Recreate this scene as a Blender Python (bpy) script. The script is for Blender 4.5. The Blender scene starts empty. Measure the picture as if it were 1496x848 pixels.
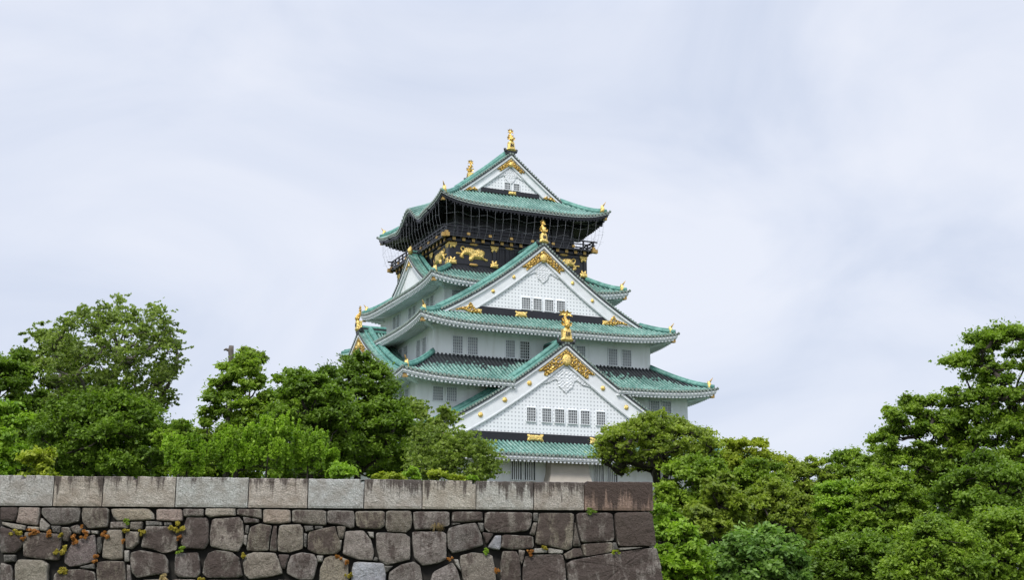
import bpy, math, random
import numpy as np
R = math.radians
# ------------------------------------------------------------------ camera, sky, sun
scene = bpy.context.scene
col = scene.collection
EYE = 4.0
F_PX, PITCH = 1900.0, 0.226            # focal length in pixels of a 1496 px wide picture
cam = bpy.data.cameras.new('camera'); camo = bpy.data.objects.new('camera', cam); col.objects.link(camo)
camo.location = (0, 0, EYE); camo.rotation_euler = (R(90) + PITCH, 0, 0)
cam.sensor_width = 36; cam.lens = 36 * F_PX / 1496; cam.clip_start = 0.1; cam.clip_end = 6000
scene.camera = camo
SUN_EL, SUN_AZ = R(52), R(200)         # azimuth clockwise from +y: behind the camera, a little to its left
w = bpy.data.worlds.new('World'); scene.world = w; w.use_nodes = True
nt = w.node_tree; N = nt.nodes; LK = nt.links; N.clear()
def nd(t, **kw):
    n = N.new(t)
    for k, v in kw.items(): setattr(n, k, v)
    return n
sky = nd('ShaderNodeTexSky', sky_type='NISHITA'); sky.sun_disc = False; sky.sun_elevation = SUN_EL; sky.sun_rotation = SUN_AZ
bg1 = nd('ShaderNodeBackground'); bg1.inputs[1].default_value = 0.09; LK.new(sky.outputs[0], bg1.inputs[0])
tc = nd('ShaderNodeTexCoord'); sep = nd('ShaderNodeSeparateXYZ'); LK.new(tc.outputs['Generated'], sep.inputs[0])
mz = nd('ShaderNodeMath', operation='ADD'); LK.new(sep.outputs[2], mz.inputs[0]); mz.inputs[1].default_value = 0.12
mzx = nd('ShaderNodeMath', operation='MAXIMUM'); LK.new(mz.outputs[0], mzx.inputs[0]); mzx.inputs[1].default_value = 0.05
dvx = nd('ShaderNodeMath', operation='DIVIDE'); LK.new(sep.outputs[0], dvx.inputs[0]); LK.new(mzx.outputs[0], dvx.inputs[1])
dvy = nd('ShaderNodeMath', operation='DIVIDE'); LK.new(sep.outputs[1], dvy.inputs[0]); LK.new(mzx.outputs[0], dvy.inputs[1])
cmb = nd('ShaderNodeCombineXYZ'); LK.new(dvx.outputs[0], cmb.inputs[0]); LK.new(dvy.outputs[0], cmb.inputs[1])
n1 = nd('ShaderNodeTexNoise'); n1.inputs['Scale'].default_value = 3.1; n1.inputs['Detail'].default_value = 6; n1.inputs['Roughness'].default_value = 0.5; n1.inputs['Distortion'].default_value = 0.9
mpn = nd('ShaderNodeMapping'); mpn.inputs['Scale'].default_value = (1.0, 1.0, 2.1); LK.new(tc.outputs['Generated'], mpn.inputs[0]); LK.new(mpn.outputs[0], n1.inputs['Vector'])
rp = nd('ShaderNodeValToRGB'); LK.new(n1.outputs['Fac'], rp.inputs[0])
e = rp.color_ramp.elements
e[0].position = 0.32; e[0].color = (0.593, 0.653, 0.790, 1)
e[1].position = 0.64; e[1].color = (0.762, 0.794, 0.886, 1)
m_ = e.new(0.48); m_.color = (0.687, 0.733, 0.848, 1)
# the cloud cover is thinner and brighter overhead than near the horizon
st = nd('ShaderNodeMapRange'); st.inputs['From Min'].default_value = 0.42; st.inputs['From Max'].default_value = 0.95
st.inputs['To Min'].default_value = 1.0; st.inputs['To Max'].default_value = 2.3; LK.new(sep.outputs[2], st.inputs['Value'])
bg2 = nd('ShaderNodeBackground'); LK.new(rp.outputs[0], bg2.inputs[0]); LK.new(st.outputs[0], bg2.inputs[1])
mx = nd('ShaderNodeMixShader'); mx.inputs[0].default_value = 0.93; LK.new(bg1.outputs[0], mx.inputs[1]); LK.new(bg2.outputs[0], mx.inputs[2])
wo = nd('ShaderNodeOutputWorld'); LK.new(mx.outputs[0], wo.inputs[0])
sl = bpy.data.lights.new('sun', 'SUN'); sl.energy = 2.6; sl.angle = R(14); sl.color = (1, 0.965, 0.91)
so = bpy.data.objects.new('sun', sl); col.objects.link(so)
sd = (math.sin(SUN_AZ) * math.cos(SUN_EL), math.cos(SUN_AZ) * math.cos(SUN_EL), math.sin(SUN_EL))
so.rotation_euler = (R(90) - SUN_EL, 0, math.atan2(sd[0], -sd[1])); so.location = (0, -20, 80)
scene.view_settings.view_transform = 'Standard'; scene.view_settings.look = 'None'
scene.view_settings.exposure = 0.18; scene.view_settings.gamma = 1.0; scene.view_settings.use_curve_mapping = False
try:
    scene.cycles.max_bounces = 6; scene.cycles.diffuse_bounces = 3; scene.cycles.transparent_max_bounces = 4
    scene.cycles.use_denoising = True
except Exception: pass

# ------------------------------------------------------------------ materials
def base_mat(name):
    m = bpy.data.materials.new(name); m.use_nodes = True
    t = m.node_tree; b = t.nodes['Principled BSDF']
    return m, t, b
def noise(t, scale, detail=4, rough=0.55, vec=None, sc=None, coord='Object'):
    n = t.nodes.new('ShaderNodeTexNoise'); n.inputs['Scale'].default_value = scale
    n.inputs['Detail'].default_value = detail; n.inputs['Roughness'].default_value = rough
    c = t.nodes.new('ShaderNodeTexCoord'); mp = t.nodes.new('ShaderNodeMapping')
    if sc: mp.inputs['Scale'].default_value = sc
    t.links.new(c.outputs[coord], mp.inputs[0]); t.links.new(mp.outputs[0], n.inputs['Vector'])
    return n.outputs['Fac']
def ramp(t, src, stops):
    r = t.nodes.new('ShaderNodeValToRGB'); t.links.new(src, r.inputs[0]); e = r.color_ramp.elements
    e[0].position, e[0].color = stops[0][0], (*stops[0][1], 1); e[1].position, e[1].color = stops[-1][0], (*stops[-1][1], 1)
    for p, c in stops[1:-1]: k = e.new(p); k.color = (*c, 1)
    return r.outputs[0]
def mix(t, fac, a, b, mode='MIX'):
    m = t.nodes.new('ShaderNodeMix'); m.data_type = 'RGBA'; m.blend_type = mode
    for s, v in ((m.inputs[0], fac), (m.inputs[6], a), (m.inputs[7], b)):
        if hasattr(v, 'links'): t.links.new(v, s)
        elif isinstance(v, (int, float)): s.default_value = v
        else: s.default_value = (*v, 1)
    return m.outputs[2]
def math_(t, op, a, b=0.0, clamp=False):
    m = t.nodes.new('ShaderNodeMath'); m.operation = op; m.use_clamp = clamp
    for s, v in ((m.inputs[0], a), (m.inputs[1], b)):
        if hasattr(v, 'links'): t.links.new(v, s)
        else: s.default_value = v
    return m.outputs[0]
def bump(t, b, src, strength, dist):
    n = t.nodes.new('ShaderNodeBump'); n.inputs['Strength'].default_value = strength; n.inputs['Distance'].default_value = dist
    t.links.new(src, n.inputs['Height']); t.links.new(n.outputs[0], b.inputs['Normal'])
def simple(name, c, rough=0.7, metal=0.0, var=0.15, scale=1.5, bstr=0.0, sc=None):
    m, t, b = base_mat(name)
    d = tuple(x * (1 - var) for x in c); l = tuple(min(1, x * (1 + var * 0.6)) for x in c)
    t.links.new(ramp(t, noise(t, scale, 5, 0.6, sc=sc), [(0.3, d), (0.7, l)]), b.inputs['Base Color'])
    b.inputs['Roughness'].default_value = rough; b.inputs['Metallic'].default_value = metal
    if bstr: bump(t, b, noise(t, scale * 8, 3), bstr, 0.05)
    return m
M = {}
# plaster: white with faint rain streaks
m, t, b = base_mat('white_plaster')
f1 = noise(t, 1.0, 5, 0.6, sc=(1.3, 1.3, 0.16)); f2 = noise(t, 0.35, 4)
c1 = ramp(t, f1, [(0.26, (0.64, 0.65, 0.63)), (0.48, (0.81, 0.83, 0.835)), (0.8, (0.85, 0.87, 0.875))])
t.links.new(mix(t, ramp(t, f2, [(0.42, (0, 0, 0)), (0.75, (0.4, 0.4, 0.4))]), c1, (0.60, 0.62, 0.60)), b.inputs['Base Color'])
b.inputs['Roughness'].default_value = 0.85; M['plaster'] = m
M['trim'] = simple('white_trim', (0.80, 0.82, 0.835), 0.7, var=0.1, scale=1.2)
M['beige'] = simple('beige_plaster', (0.44, 0.395, 0.34), 0.9, var=0.12, scale=0.8)
# studded gable wall: small square holes in a white lattice
m, t, b = base_mat('gable_lattice')
tcn = t.nodes.new('ShaderNodeTexCoord'); sp = t.nodes.new('ShaderNodeSeparateXYZ'); t.links.new(tcn.outputs['Object'], sp.inputs[0])
hor = math_(t, 'ADD', sp.outputs[0], sp.outputs[1])
def cell(src, per, off=0.0):
    a = math_(t, 'FRACT', math_(t, 'ADD', math_(t, 'DIVIDE', src, per), off))
    return math_(t, 'LESS_THAN', math_(t, 'ABSOLUTE', math_(t, 'SUBTRACT', a, 0.5)), 0.2)
hole = math_(t, 'MULTIPLY', cell(hor, 0.37), cell(sp.outputs[2], 0.37))
t.links.new(mix(t, hole, ramp(t, noise(t, 0.8, 4), [(0.3, (0.79, 0.81, 0.825)), (0.7, (0.84, 0.86, 0.875))]), (0.47, 0.49, 0.51)), b.inputs['Base Color'])
b.inputs['Roughness'].default_value = 0.85; M['lattice'] = m
# patinated copper tiles. 'tarnish' (per point) keeps the copper black where rain never washed it
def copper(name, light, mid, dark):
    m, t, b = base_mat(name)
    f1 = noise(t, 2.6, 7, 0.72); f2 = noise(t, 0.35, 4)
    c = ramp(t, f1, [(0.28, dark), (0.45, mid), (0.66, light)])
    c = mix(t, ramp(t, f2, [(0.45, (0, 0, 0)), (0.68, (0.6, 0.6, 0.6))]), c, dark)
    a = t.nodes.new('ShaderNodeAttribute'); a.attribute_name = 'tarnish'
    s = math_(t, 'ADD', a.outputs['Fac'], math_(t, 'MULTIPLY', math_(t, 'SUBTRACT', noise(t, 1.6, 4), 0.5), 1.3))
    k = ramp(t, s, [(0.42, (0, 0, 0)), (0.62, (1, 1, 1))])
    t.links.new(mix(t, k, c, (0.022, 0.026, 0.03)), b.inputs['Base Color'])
    b.inputs['Roughness'].default_value = 0.55; b.inputs['Specular IOR Level'].default_value = 0.4
    return m
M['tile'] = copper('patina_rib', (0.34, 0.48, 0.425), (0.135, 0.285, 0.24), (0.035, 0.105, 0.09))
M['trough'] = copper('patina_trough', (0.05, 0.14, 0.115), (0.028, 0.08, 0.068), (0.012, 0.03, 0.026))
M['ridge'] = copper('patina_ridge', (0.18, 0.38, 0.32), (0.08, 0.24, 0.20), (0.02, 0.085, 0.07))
M['tile_end'] = simple('tile_end', (0.25, 0.30, 0.26), 0.6, var=0.5, scale=3)
M['darkcopper'] = simple('dark_copper', (0.03, 0.034, 0.038), 0.5, var=0.35, scale=2)
M['black'] = simple('black_lacquer', (0.012, 0.012, 0.017), 0.42, var=0.3, scale=1.5)
M['gold'] = None
m, t, b = base_mat('gold_leaf')
t.links.new(ramp(t, noise(t, 5, 4), [(0.3, (0.62, 0.40, 0.10)), (0.5, (0.86, 0.62, 0.2)), (0.7, (0.98, 0.76, 0.30))]), b.inputs['Base Color'])
b.inputs['Metallic'].default_value = 0.6; b.inputs['Roughness'].default_value = 0.36; bump(t, b, noise(t, 6, 4, .7), 0.9, 0.12); M['gold'] = m
m, t, b = base_mat('gold_openwork')
v_ = t.nodes.new('ShaderNodeTexVoronoi'); v_.feature = 'DISTANCE_TO_EDGE'; v_.inputs['Scale'].default_value = 3.4
c_ = t.nodes.new('ShaderNodeTexCoord'); t.links.new(c_.outputs['Object'], v_.inputs['Vector'])
t.links.new(ramp(t, v_.outputs['Distance'], [(0.03, (0.16, 0.09, 0.02)), (0.11, (0.72, 0.43, 0.08)), (0.3, (1.0, 0.74, 0.24))]), b.inputs['Base Color'])  # dark brown cell edges paint the shade of the openwork's holes into the colour
b.inputs['Metallic'].default_value = 0.4; b.inputs['Roughness'].default_value = 0.45; bump(t, b, v_.outputs['Distance'], 0.8, 0.15); M['openwork'] = m
m, t, b = base_mat('gold_scales')
v_ = t.nodes.new('ShaderNodeTexVoronoi'); v_.feature = 'DISTANCE_TO_EDGE'; v_.inputs['Scale'].default_value = 5.0
c_ = t.nodes.new('ShaderNodeTexCoord'); t.links.new(c_.outputs['Object'], v_.inputs['Vector'])
t.links.new(ramp(t, v_.outputs['Distance'], [(0.0, (0.22, 0.12, 0.02)), (0.09, (0.78, 0.48, 0.10)), (0.3, (1.0, 0.74, 0.25))]), b.inputs['Base Color'])  # shade in the crevices between scales is painted as dark cell edges
b.inputs['Metallic'].default_value = 0.6; b.inputs['Roughness'].default_value = 0.33; bump(t, b, v_.outputs['Distance'], 0.9, 0.12); M['scales'] = m
M['goldtrim'] = simple('weathered_gold', (0.50, 0.32, 0.10), 0.45, 0.5, var=0.25, scale=4)
M['pane_grey'] = simple('pale_blind_behind_glass', (0.27, 0.29, 0.31), 0.3, var=0.3, scale=1.0)
M['pane_dark'] = simple('dark_glass', (0.03, 0.033, 0.04), 0.15, var=0.3, scale=1.0)
M['lat'] = simple('window_lattice', (0.56, 0.58, 0.59), 0.6, var=0.1)
M['net'] = simple('net_wire', (0.32, 0.33, 0.36), 0.5, var=0.1)
M['relief'] = simple('white_relief', (0.80, 0.82, 0.84), 0.8, var=0.12, scale=2)

# ------------------------------------------------------------------ helpers
class MB:
    def __init__(s): s.v = []; s.f = []; s.m = []; s.t = []
    def add(s, vs, fs, mi=0, tn=None):
        o = len(s.v); s.v.extend(vs); s.f.extend([tuple(i + o for i in f) for f in fs]); s.m.extend([mi] * len(fs))
        s.t.extend(tn if tn is not None else [0.0] * len(vs))
    def box(s, c, h, mi=0, mp=None):
        vs = [(c[0] + a * h[0], c[1] + b_ * h[1], c[2] + d * h[2]) for a in (-1, 1) for b_ in (-1, 1) for d in (-1, 1)]
        if mp: vs = [mp(*p) for p in vs]
        s.add(vs, [(0, 1, 3, 2), (4, 6, 7, 5), (0, 4, 5, 1), (2, 3, 7, 6), (0, 2, 6, 4), (1, 5, 7, 3)], mi)
    def tube(s, pts, rad, n=6, mi=0, caps=True):
        pts = np.array(pts, float); k = len(pts); rad = [rad] * k if np.isscalar(rad) else rad
        d = np.gradient(pts, axis=0); d /= np.linalg.norm(d, axis=1)[:, None] + 1e-9
        up = np.array([0, 0, 1.0]) if abs(d[0][2]) < 0.9 else np.array([1.0, 0, 0])
        vs = []
        for i in range(k):
            a = np.cross(d[i], up); a /= np.linalg.norm(a) + 1e-9; b_ = np.cross(a, d[i]); up = b_
            for j in range(n):
                q = 2 * math.pi * j / n
                vs.append(tuple(pts[i] + rad[i] * (math.cos(q) * a + math.sin(q) * b_)))
        fs = [(i * n + j, i * n + (j + 1) % n, (i + 1) * n + (j + 1) % n, (i + 1) * n + j) for i in range(k - 1) for j in range(n)]
        if caps: fs += [tuple(range(n))[::-1], tuple((k - 1) * n + j for j in range(n))]
        s.add(vs, fs, mi)
    def sweep(s, secs, mi=0, close=False, cap=False):      # secs: list of equal-length point lists
        n = len(secs[0]); vs = [tuple(p) for sc in secs for p in sc]
        r = n if close else n - 1
        fs = [(i * n + j, i * n + (j + 1) % n, (i + 1) * n + (j + 1) % n, (i + 1) * n + j) for i in range(len(secs) - 1) for j in range(r)]
        if cap: fs += [tuple(range(n))[::-1], tuple((len(secs) - 1) * n + j for j in range(n))]
        s.add(vs, fs, mi)
    def build(s, name, mats, parent=None, smooth=False):
        me = bpy.data.meshes.new(name); me.from_pydata(s.v, [], s.f)
        for q in (mats if isinstance(mats, (list, tuple)) else [mats]): me.materials.append(q)
        me.polygons.foreach_set('material_index', s.m)
        if any(s.t): a = me.attributes.new('tarnish', 'FLOAT', 'POINT'); a.data.foreach_set('value', s.t)
        if smooth: me.polygons.foreach_set('use_smooth', [True] * len(me.polygons))
        me.update(); o = bpy.data.objects.new(name, me); col.objects.link(o)
        if parent: o.parent = parent
        return o
def tag(o, label=None, cat=None, group=None, kind=None):
    for k, v in (('label', label), ('category', cat), ('group', group), ('kind', kind)):
        if v: o[k] = v
    return o
def empty(name, loc, rz=0, parent=None):
    o = bpy.data.objects.new(name, None); col.objects.link(o); o.location = loc; o.rotation_euler = (0, 0, rz)
    if parent: o.parent = parent
    return o
def hnoise(x, y, z=0.0):
    return (math.sin(x * 3.1 + y * 1.7 + z) + math.sin(x * 1.3 - y * 4.1 + 2 * z + 1.3) + math.sin(x * 7.7 + y * 6.1 + z * 3)) / 3

# ------------------------------------------------------------------ the keep
CA = 0.42
castle = tag(empty('castle_keep', (-2.567, 143.586, EYE), CA),
    'five-tiered white castle keep with green copper roofs, black top storey and gold ornaments', 'castle')
FRONT = lambda s, n, z: (s, -n, z)
BACK = lambda s, n, z: (-s, n, z)
LEFT = lambda s, n, z: (-n, -s, z)
RIGHT = lambda s, n, z: (n, s, z)

def bis(fn, lo, hi):            # fn decreasing; root of fn = 0
    if fn(lo) <= 0: return lo
    if fn(hi) >= 0: return hi
    for _ in range(40):
        m_ = (lo + hi) / 2
        if fn(m_) > 0: lo = m_
        else: hi = m_
    return lo
RIBP = [(-0.11, -0.01), (-0.09, 0.11), (0, 0.165), (0.09, 0.11), (0.11, -0.01)]
def rib_rows(mb, paths, W, tarn, sp):
    """paths: list of polylines (same length) running down the slope; W: 'x' or 'y' width axis"""
    prev = None
    for P in paths:
        if P is None: prev = None; continue
        secs = []; tn = []
        for i, p in enumerate(P):
            q = i / (len(P) - 1)
            for a, h in RIBP:
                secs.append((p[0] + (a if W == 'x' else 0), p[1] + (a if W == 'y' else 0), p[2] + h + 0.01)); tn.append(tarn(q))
        n = 5; k = len(P)
        mb.add(secs, [(i * n + j, i * n + j + 1, (i + 1) * n + j + 1, (i + 1) * n + j) for i in range(k - 1) for j in range(n - 1)], 0, tn)
        # round end cap at the eave
        e = P[-1]; pr = P[-2]; dv = np.array(e) - np.array(pr); dv[2] = 0; dv /= np.linalg.norm(dv) + 1e-9; c = np.array(e) + dv * 0.06
        cap = []
        for j in range(8):
            q = 2 * math.pi * j / 8; a = 0.15 * math.cos(q); h = 0.15 * math.sin(q) + 0.0
            cap.append((c[0] + (a if W == 'x' else 0), c[1] + (a if W == 'y' else 0), c[2] + h))
        back = [(x - dv[0] * 0.12, y - dv[1] * 0.12, z) for x, y, z in cap]
        mb.add(cap + back, [tuple(range(8))] + [(j, (j + 1) % 8, 8 + (j + 1) % 8, 8 + j) for j in range(8)], 2)
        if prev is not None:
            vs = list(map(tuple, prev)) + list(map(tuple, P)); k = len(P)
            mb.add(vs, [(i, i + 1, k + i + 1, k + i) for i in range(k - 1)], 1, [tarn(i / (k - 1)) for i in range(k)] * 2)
        prev = P
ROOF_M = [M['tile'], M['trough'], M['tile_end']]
def roof(ax, ay, Mf, Sf, x0, y0, yg, up, wall, tarn=lambda q: 0.0, kara=None, dark=False, sp=0.42, cutf=None, cuts=None):
    """cutf / cuts: height of another roof that swallows the front / side slope where it stands higher"""
    r = {}
    def U(x, y):
        u = up * (abs(x) / ax) ** 5 * (abs(y) / ay) ** 5
        if kara: u += kara(x, y)
        return u
    hipy = lambda x: bis(lambda y: Sf(y) - Mf(x), y0 if yg is None else yg, ay)
    hipx = lambda y: bis(lambda x: Mf(x) - Sf(y), x0, ax)
    mb = MB(); nx = int(round(2 * ax / sp)); ny = int(round(2 * ay / sp))
    for sg in (-1, 1):
        paths = []
        for i in range(nx + 1):
            x = -ax + 2 * ax * i / nx; x = max(-ax + .02, min(ax - .02, x)); ys = max(y0, hipy(abs(x)))
            ys = min(ys, ay - 0.02); ye = ay
            if cutf:
                c = cutf(abs(x))
                if c > Sf(ys): paths.append(None); continue
                if c > Sf(ay): ye = bis(lambda y: Sf(y) - c, ys, ay) + .02
            paths.append([(x, sg * (ys + (ye - ys) * q), Sf(ys + (ye - ys) * q) + U(x, ys + (ye - ys) * q)) for q in np.linspace(0, 1, 7)])
        rib_rows(mb, paths, 'x', tarn, sp)
        paths = []
        groups = []
        for i in range(ny + 1):
            y = -ay + 2 * ay * i / ny; y = max(-ay + .02, min(ay - .02, y))
            if yg is not None and abs(y) <= yg + 0.25: xs = 0.15; n = 15; g = 1
            else: xs = max(x0, hipx(abs(y))); n = 7; g = 0 if y < 0 else 2
            if yg is None: g = 0; n = 7
            xs = min(xs, ax - 0.02); xe = ax
            if cuts:
                c = cuts(abs(y))
                if c > Mf(ax): xe = bis(lambda x: Mf(x) - c, xs, ax) + .02
            P = [(sg * (xs + (xe - xs) * q), y, Mf(xs + (xe - xs) * q) + U(xs + (xe - xs) * q, y)) for q in np.linspace(0, 1, n)]
            groups.append((g, P))
        for g in (0, 1, 2):
            ps = [p for k, p in groups if k == g]
            if ps: rib_rows(mb, ps, 'y', tarn if yg is None else (lambda q: 0.0), sp)
    tiles = mb.build('roof', ROOF_M, castle)
    # eaves: fascia, soffit and rafters
    D = (ax - wall[0], ay - wall[1])
    def edge(side, tt, d, dz):
        if side in (0, 2): x, y = tt * ax, -ay
        else: x, y = ax, tt * ay
        z = (Sf(ay) if side in (0, 2) else Mf(ax)) + U(x, y)
        Dm = D[1] if side in (0, 2) else D[0]; q = d / Dm
        z = z + dz + 0.35 * q - U(x, y) * q * 0.6
        if side in (0, 2): px_, py_ = x * (ax - d) / ax, -(ay - d)
        else: px_, py_ = ax - d, y * (ay - d) / ay
        return {0: (px_, py_, z), 2: (-px_, -py_, z), 1: (px_, py_, z), 3: (-px_, -py_, z)}[side]
    fb, sb = MB(), MB(); RB = {}
    for side in range(4):
        Dm = D[1] if side in (0, 2) else D[0]
        cf = cutf if side in (0, 2) else cuts; half = ax if side in (0, 2) else ay; g0 = 0.0
        if cf and cf(0) > Mf(ax): g0 = bis(lambda v: cf(v) - (Mf(ax) + .0), 0, half) / half
        RUNS = [np.sin(np.linspace(-math.pi / 2, math.pi / 2, 61))] if not g0 else [np.linspace(-1, -g0, 36), np.linspace(g0, 1, 36)]
        prof0 = [(0.0, 0.0), (0.0, -0.10), (0.06, -0.11)]
        for TT in RUNS: fb.sweep([[edge(side, q, d, dz) for d, dz in prof0] for q in TT], 1)
        if dark: prof1 = [(0.06, -0.08), (0.06, -0.24), (0.16, -0.24)]
        else: prof1 = [(0.06, -0.10), (0.06, -0.36), (0.16, -0.36), (0.16, -0.52), (0.34, -0.52)]
        for TT in RUNS: fb.sweep([[edge(side, q, d, dz) for d, dz in prof1] for q in TT], 0)
        last = prof1[-1]
        prof2 = [last, (last[0], last[1] - (0.3 if dark else 0.0)), (Dm * 0.5, -0.52), (Dm + 0.05, -0.52)]
        for TT in RUNS: sb.sweep([[edge(side, q, d, dz) for d, dz in prof2] for q in TT], 0)
        half = ax if side in (0, 2) else ay; wl = wall[0] if side in (0, 2) else wall[1]; n = int(2 * half / 0.42)
        for i in range(1, n):
            tt = -1 + 2 * i / n; s_ = abs(tt) * half
            if abs(tt) < g0: continue
            dm = Dm if s_ < wl else max(0.5, (half - s_) * 0.95)
            a, b_, c_ = edge(side, tt, 0.2, -0.55), edge(side, tt, dm * 0.5, -0.55), edge(side, tt, dm, -0.55)
            wv = 0.09; secs = []
            for p in (a, b_, c_):
                ox, oy = (wv, 0) if side in (0, 2) else (0, wv)
                secs.append([(p[0] - ox, p[1] - oy, p[2] + .05), (p[0] - ox, p[1] - oy, p[2] - 0.15), (p[0] + ox, p[1] + oy, p[2] - 0.15), (p[0] + ox, p[1] + oy, p[2] + .05)])
            key = (a[0] > 0) if cutf else (a[1] > 0) if cuts else 0
            RB.setdefault(key, MB()).sweep(secs, 0, True, True)
    mt = M['black'] if dark else M['trim']
    fb.build('fascia', [M['trim'], M['darkcopper']], castle); sb.build('soffit', M['black'] if dark else M['plaster'], castle)
    for rb in RB.values(): rb.build('rafters', mt, castle)
    # hips with their end ornaments
    hx0 = bis(lambda x: Mf(x) - (Sf(yg) if yg is not None else Sf(y0)), x0, ax)
    for sx in (-1, 1):
        for sy in (-1, 1):
            pts = []
            for x in np.linspace(hx0, ax - 0.25, 12):
                y = hipy(x) if x > hx0 else (yg if yg is not None else y0)
                pts.append((sx * x, sy * y, Mf(x) + U(x, y) + 0.2))
            h = MB(); h.tube(pts, [0.26] * 11 + [0.22], 8, 0); h.tube([(a, b_, c + 0.24) for a, b_, c in pts[:-1]], 0.13, 6, 0)
            ho = h.build('hip_ridge', M['ridge'], castle, True)
            g = MB(); a = np.array(pts[-2]); dv = np.array([sx, sy, 0]) / 1.414
            p0 = np.array((sx * (ax - .3), sy * (ay - .3), Mf(ax) + U(ax, ay)))
            g.tube([p0 - dv * .5 + (0, 0, -.05), p0 - dv * .42 + (0, 0, 0.3), p0 - dv * .5 + (0, 0, 0.72), p0 - dv * .6 + (0, 0, 0.8)], [0.29, 0.25, .16, 0.06], 8)
            go = g.build('hip_ornament', M['gold'], castle, True)
            g = MB(); g.tube([p0 - dv * .55 + (0, 0, .6), p0 - dv * .3 + (0, 0, .82), p0 - dv * .05 + (0, 0, 1.15)], [.11, .09, .02], 5)
            g.build('horn', M['goldtrim'], go, True)
            g = MB(); p1 = np.array((sx * (ax - .45), sy * (ay - .45), Mf(ax) + U(ax, ay) - 0.78)); g.box(p1, (0.2, 0.2, 0.17))
            g.build('corner_beam_cap', M['goldtrim'], castle)
            g = MB(); q1 = np.array((sx * wall[0], sy * wall[1], Mf(ax) - .45)); g.tube([p1, q1], 0.16, 4); g.build('corner_beam', mt, castle)
    r['U'] = U; r['hx0'] = hx0; r['hipy'] = hipy
    return r
def poly_inside(P, X, Y):
    ins = np.zeros(X.shape, bool); n = len(P)
    for i in range(n):
        x1, y1 = P[i]; x2, y2 = P[(i + 1) % n]
        if y1 == y2: continue
        c = ((y1 > Y) != (y2 > Y)) & (X < (x2 - x1) * (Y - y1) / (y2 - y1) + x1); ins ^= c
    return ins
def poly_dist(P, X, Y):
    D = np.full(X.shape, 1e9); n = len(P)
    for i in range(n):
        a = np.array(P[i]); b_ = np.array(P[(i + 1) % n]); d = b_ - a; L2 = d @ d + 1e-12
        tt = np.clip(((X - a[0]) * d[0] + (Y - a[1]) * d[1]) / L2, 0, 1)
        D = np.minimum(D, np.hypot(X - a[0] - tt * d[0], Y - a[1] - tt * d[1]))
    return D
def relief(name, poly, mp, n0, thick, mat, step=0.07, filigree=0.0, parent=None, edge=0.25, fs=2.6):
    P = [tuple(p) for p in poly]; A = np.array(P); x0, y0 = A.min(0) - step; x1, y1 = A.max(0) + step
    gx = np.arange(x0, x1 + step, step); gy = np.arange(y0, y1 + step, step); X, Y = np.meshgrid(gx, gy, indexing='ij')
    ins = poly_inside(P, X, Y).astype(int); D = poly_dist(P, X, Y)
    if filigree > 0:
        f_ = np.sin(X * fs * 2.3 + 2.0 * np.sin(Y * fs * 1.9)) * np.sin(Y * fs * 2.9 + 1.7 * np.sin(X * fs * 2.1 + 1))
        ins = ins * (1 - ((f_ > 1 - filigree) & (D > 0.13)).astype(int))
        H = thick * (0.6 + 0.4 * np.cos(f_ * 5))
    else: H = thick * np.sqrt(np.clip(D / edge, 0.02, 1)) * (1 + 0.12 * np.sin(X * 6 + 2) * np.sin(Y * 7))
    mb = MB(); idx = {}
    def vid(i, j):
        if (i, j) not in idx:
            idx[(i, j)] = len(mb.v); h = H[i, j] if ins[i, j] else 0.0
            mb.v.append(mp(gx[i], n0 + float(h), gy[j])); mb.t.append(0.0)
        return idx[(i, j)]
    for i in range(len(gx) - 1):
        for j in range(len(gy) - 1):
            if ins[i, j] + ins[i + 1, j] + ins[i, j + 1] + ins[i + 1, j + 1] >= 2:
                mb.f.append((vid(i, j), vid(i + 1, j), vid(i + 1, j + 1), vid(i, j + 1))); mb.m.append(0)
    return mb.build(name, mat, parent or castle, True)
def medallion(mp, s, z, n, r, parent=None):
    P = [(s + r * (1 + 0.12 * math.cos(6 * q)) * math.cos(q), z + r * (1 + 0.12 * math.cos(6 * q)) * math.sin(q)) for q in np.linspace(0, 2 * math.pi, 25)[:-1]]
    return relief('gold_medallion', P, mp, n, 0.14, M['gold'], 0.06, edge=0.15)
def window(mp, s0, s1, z0, z1, n, cols=4, rows=7, dark=False, bars=False, framew=0.07):
    fr = MB(); cs, cz = (s0 + s1) / 2, (z0 + z1) / 2; hw, hh = (s1 - s0) / 2, (z1 - z0) / 2
    for sg in (-1, 1):
        fr.box((cs + sg * (hw + framew / 2), n + .04, cz), (framew / 2, .07, hh + framew), 0, mp)
        fr.box((cs, n + .037, cz + sg * (hh + framew / 2)), (hw - .004, .07, framew / 2), 0, mp)
    fo = fr.build('window', M['trim'], castle)
    pn = MB(); pn.box((cs, n - .01, cz), (hw, .03, hh), 0, mp); pn.build('pane', M['pane_dark'] if dark else M['pane_grey'], fo)
    lt = MB()
    for i in range(1, cols + (1 if not bars else 0)):
        s = s0 + (s1 - s0) * i / (cols + (1 if not bars else 0)); lt.box((s, n + .045, cz), ((.03 if not bars else .048), .022, hh), 0, mp)
    if not bars:
        for j in range(1, rows): z = z0 + (z1 - z0) * j / rows; lt.box((cs, n + .040, z), (hw, .022, .028), 0, mp)
    lt.build('lattice', M['lat'] if not bars else M['trim'], fo)
    return fo
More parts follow.
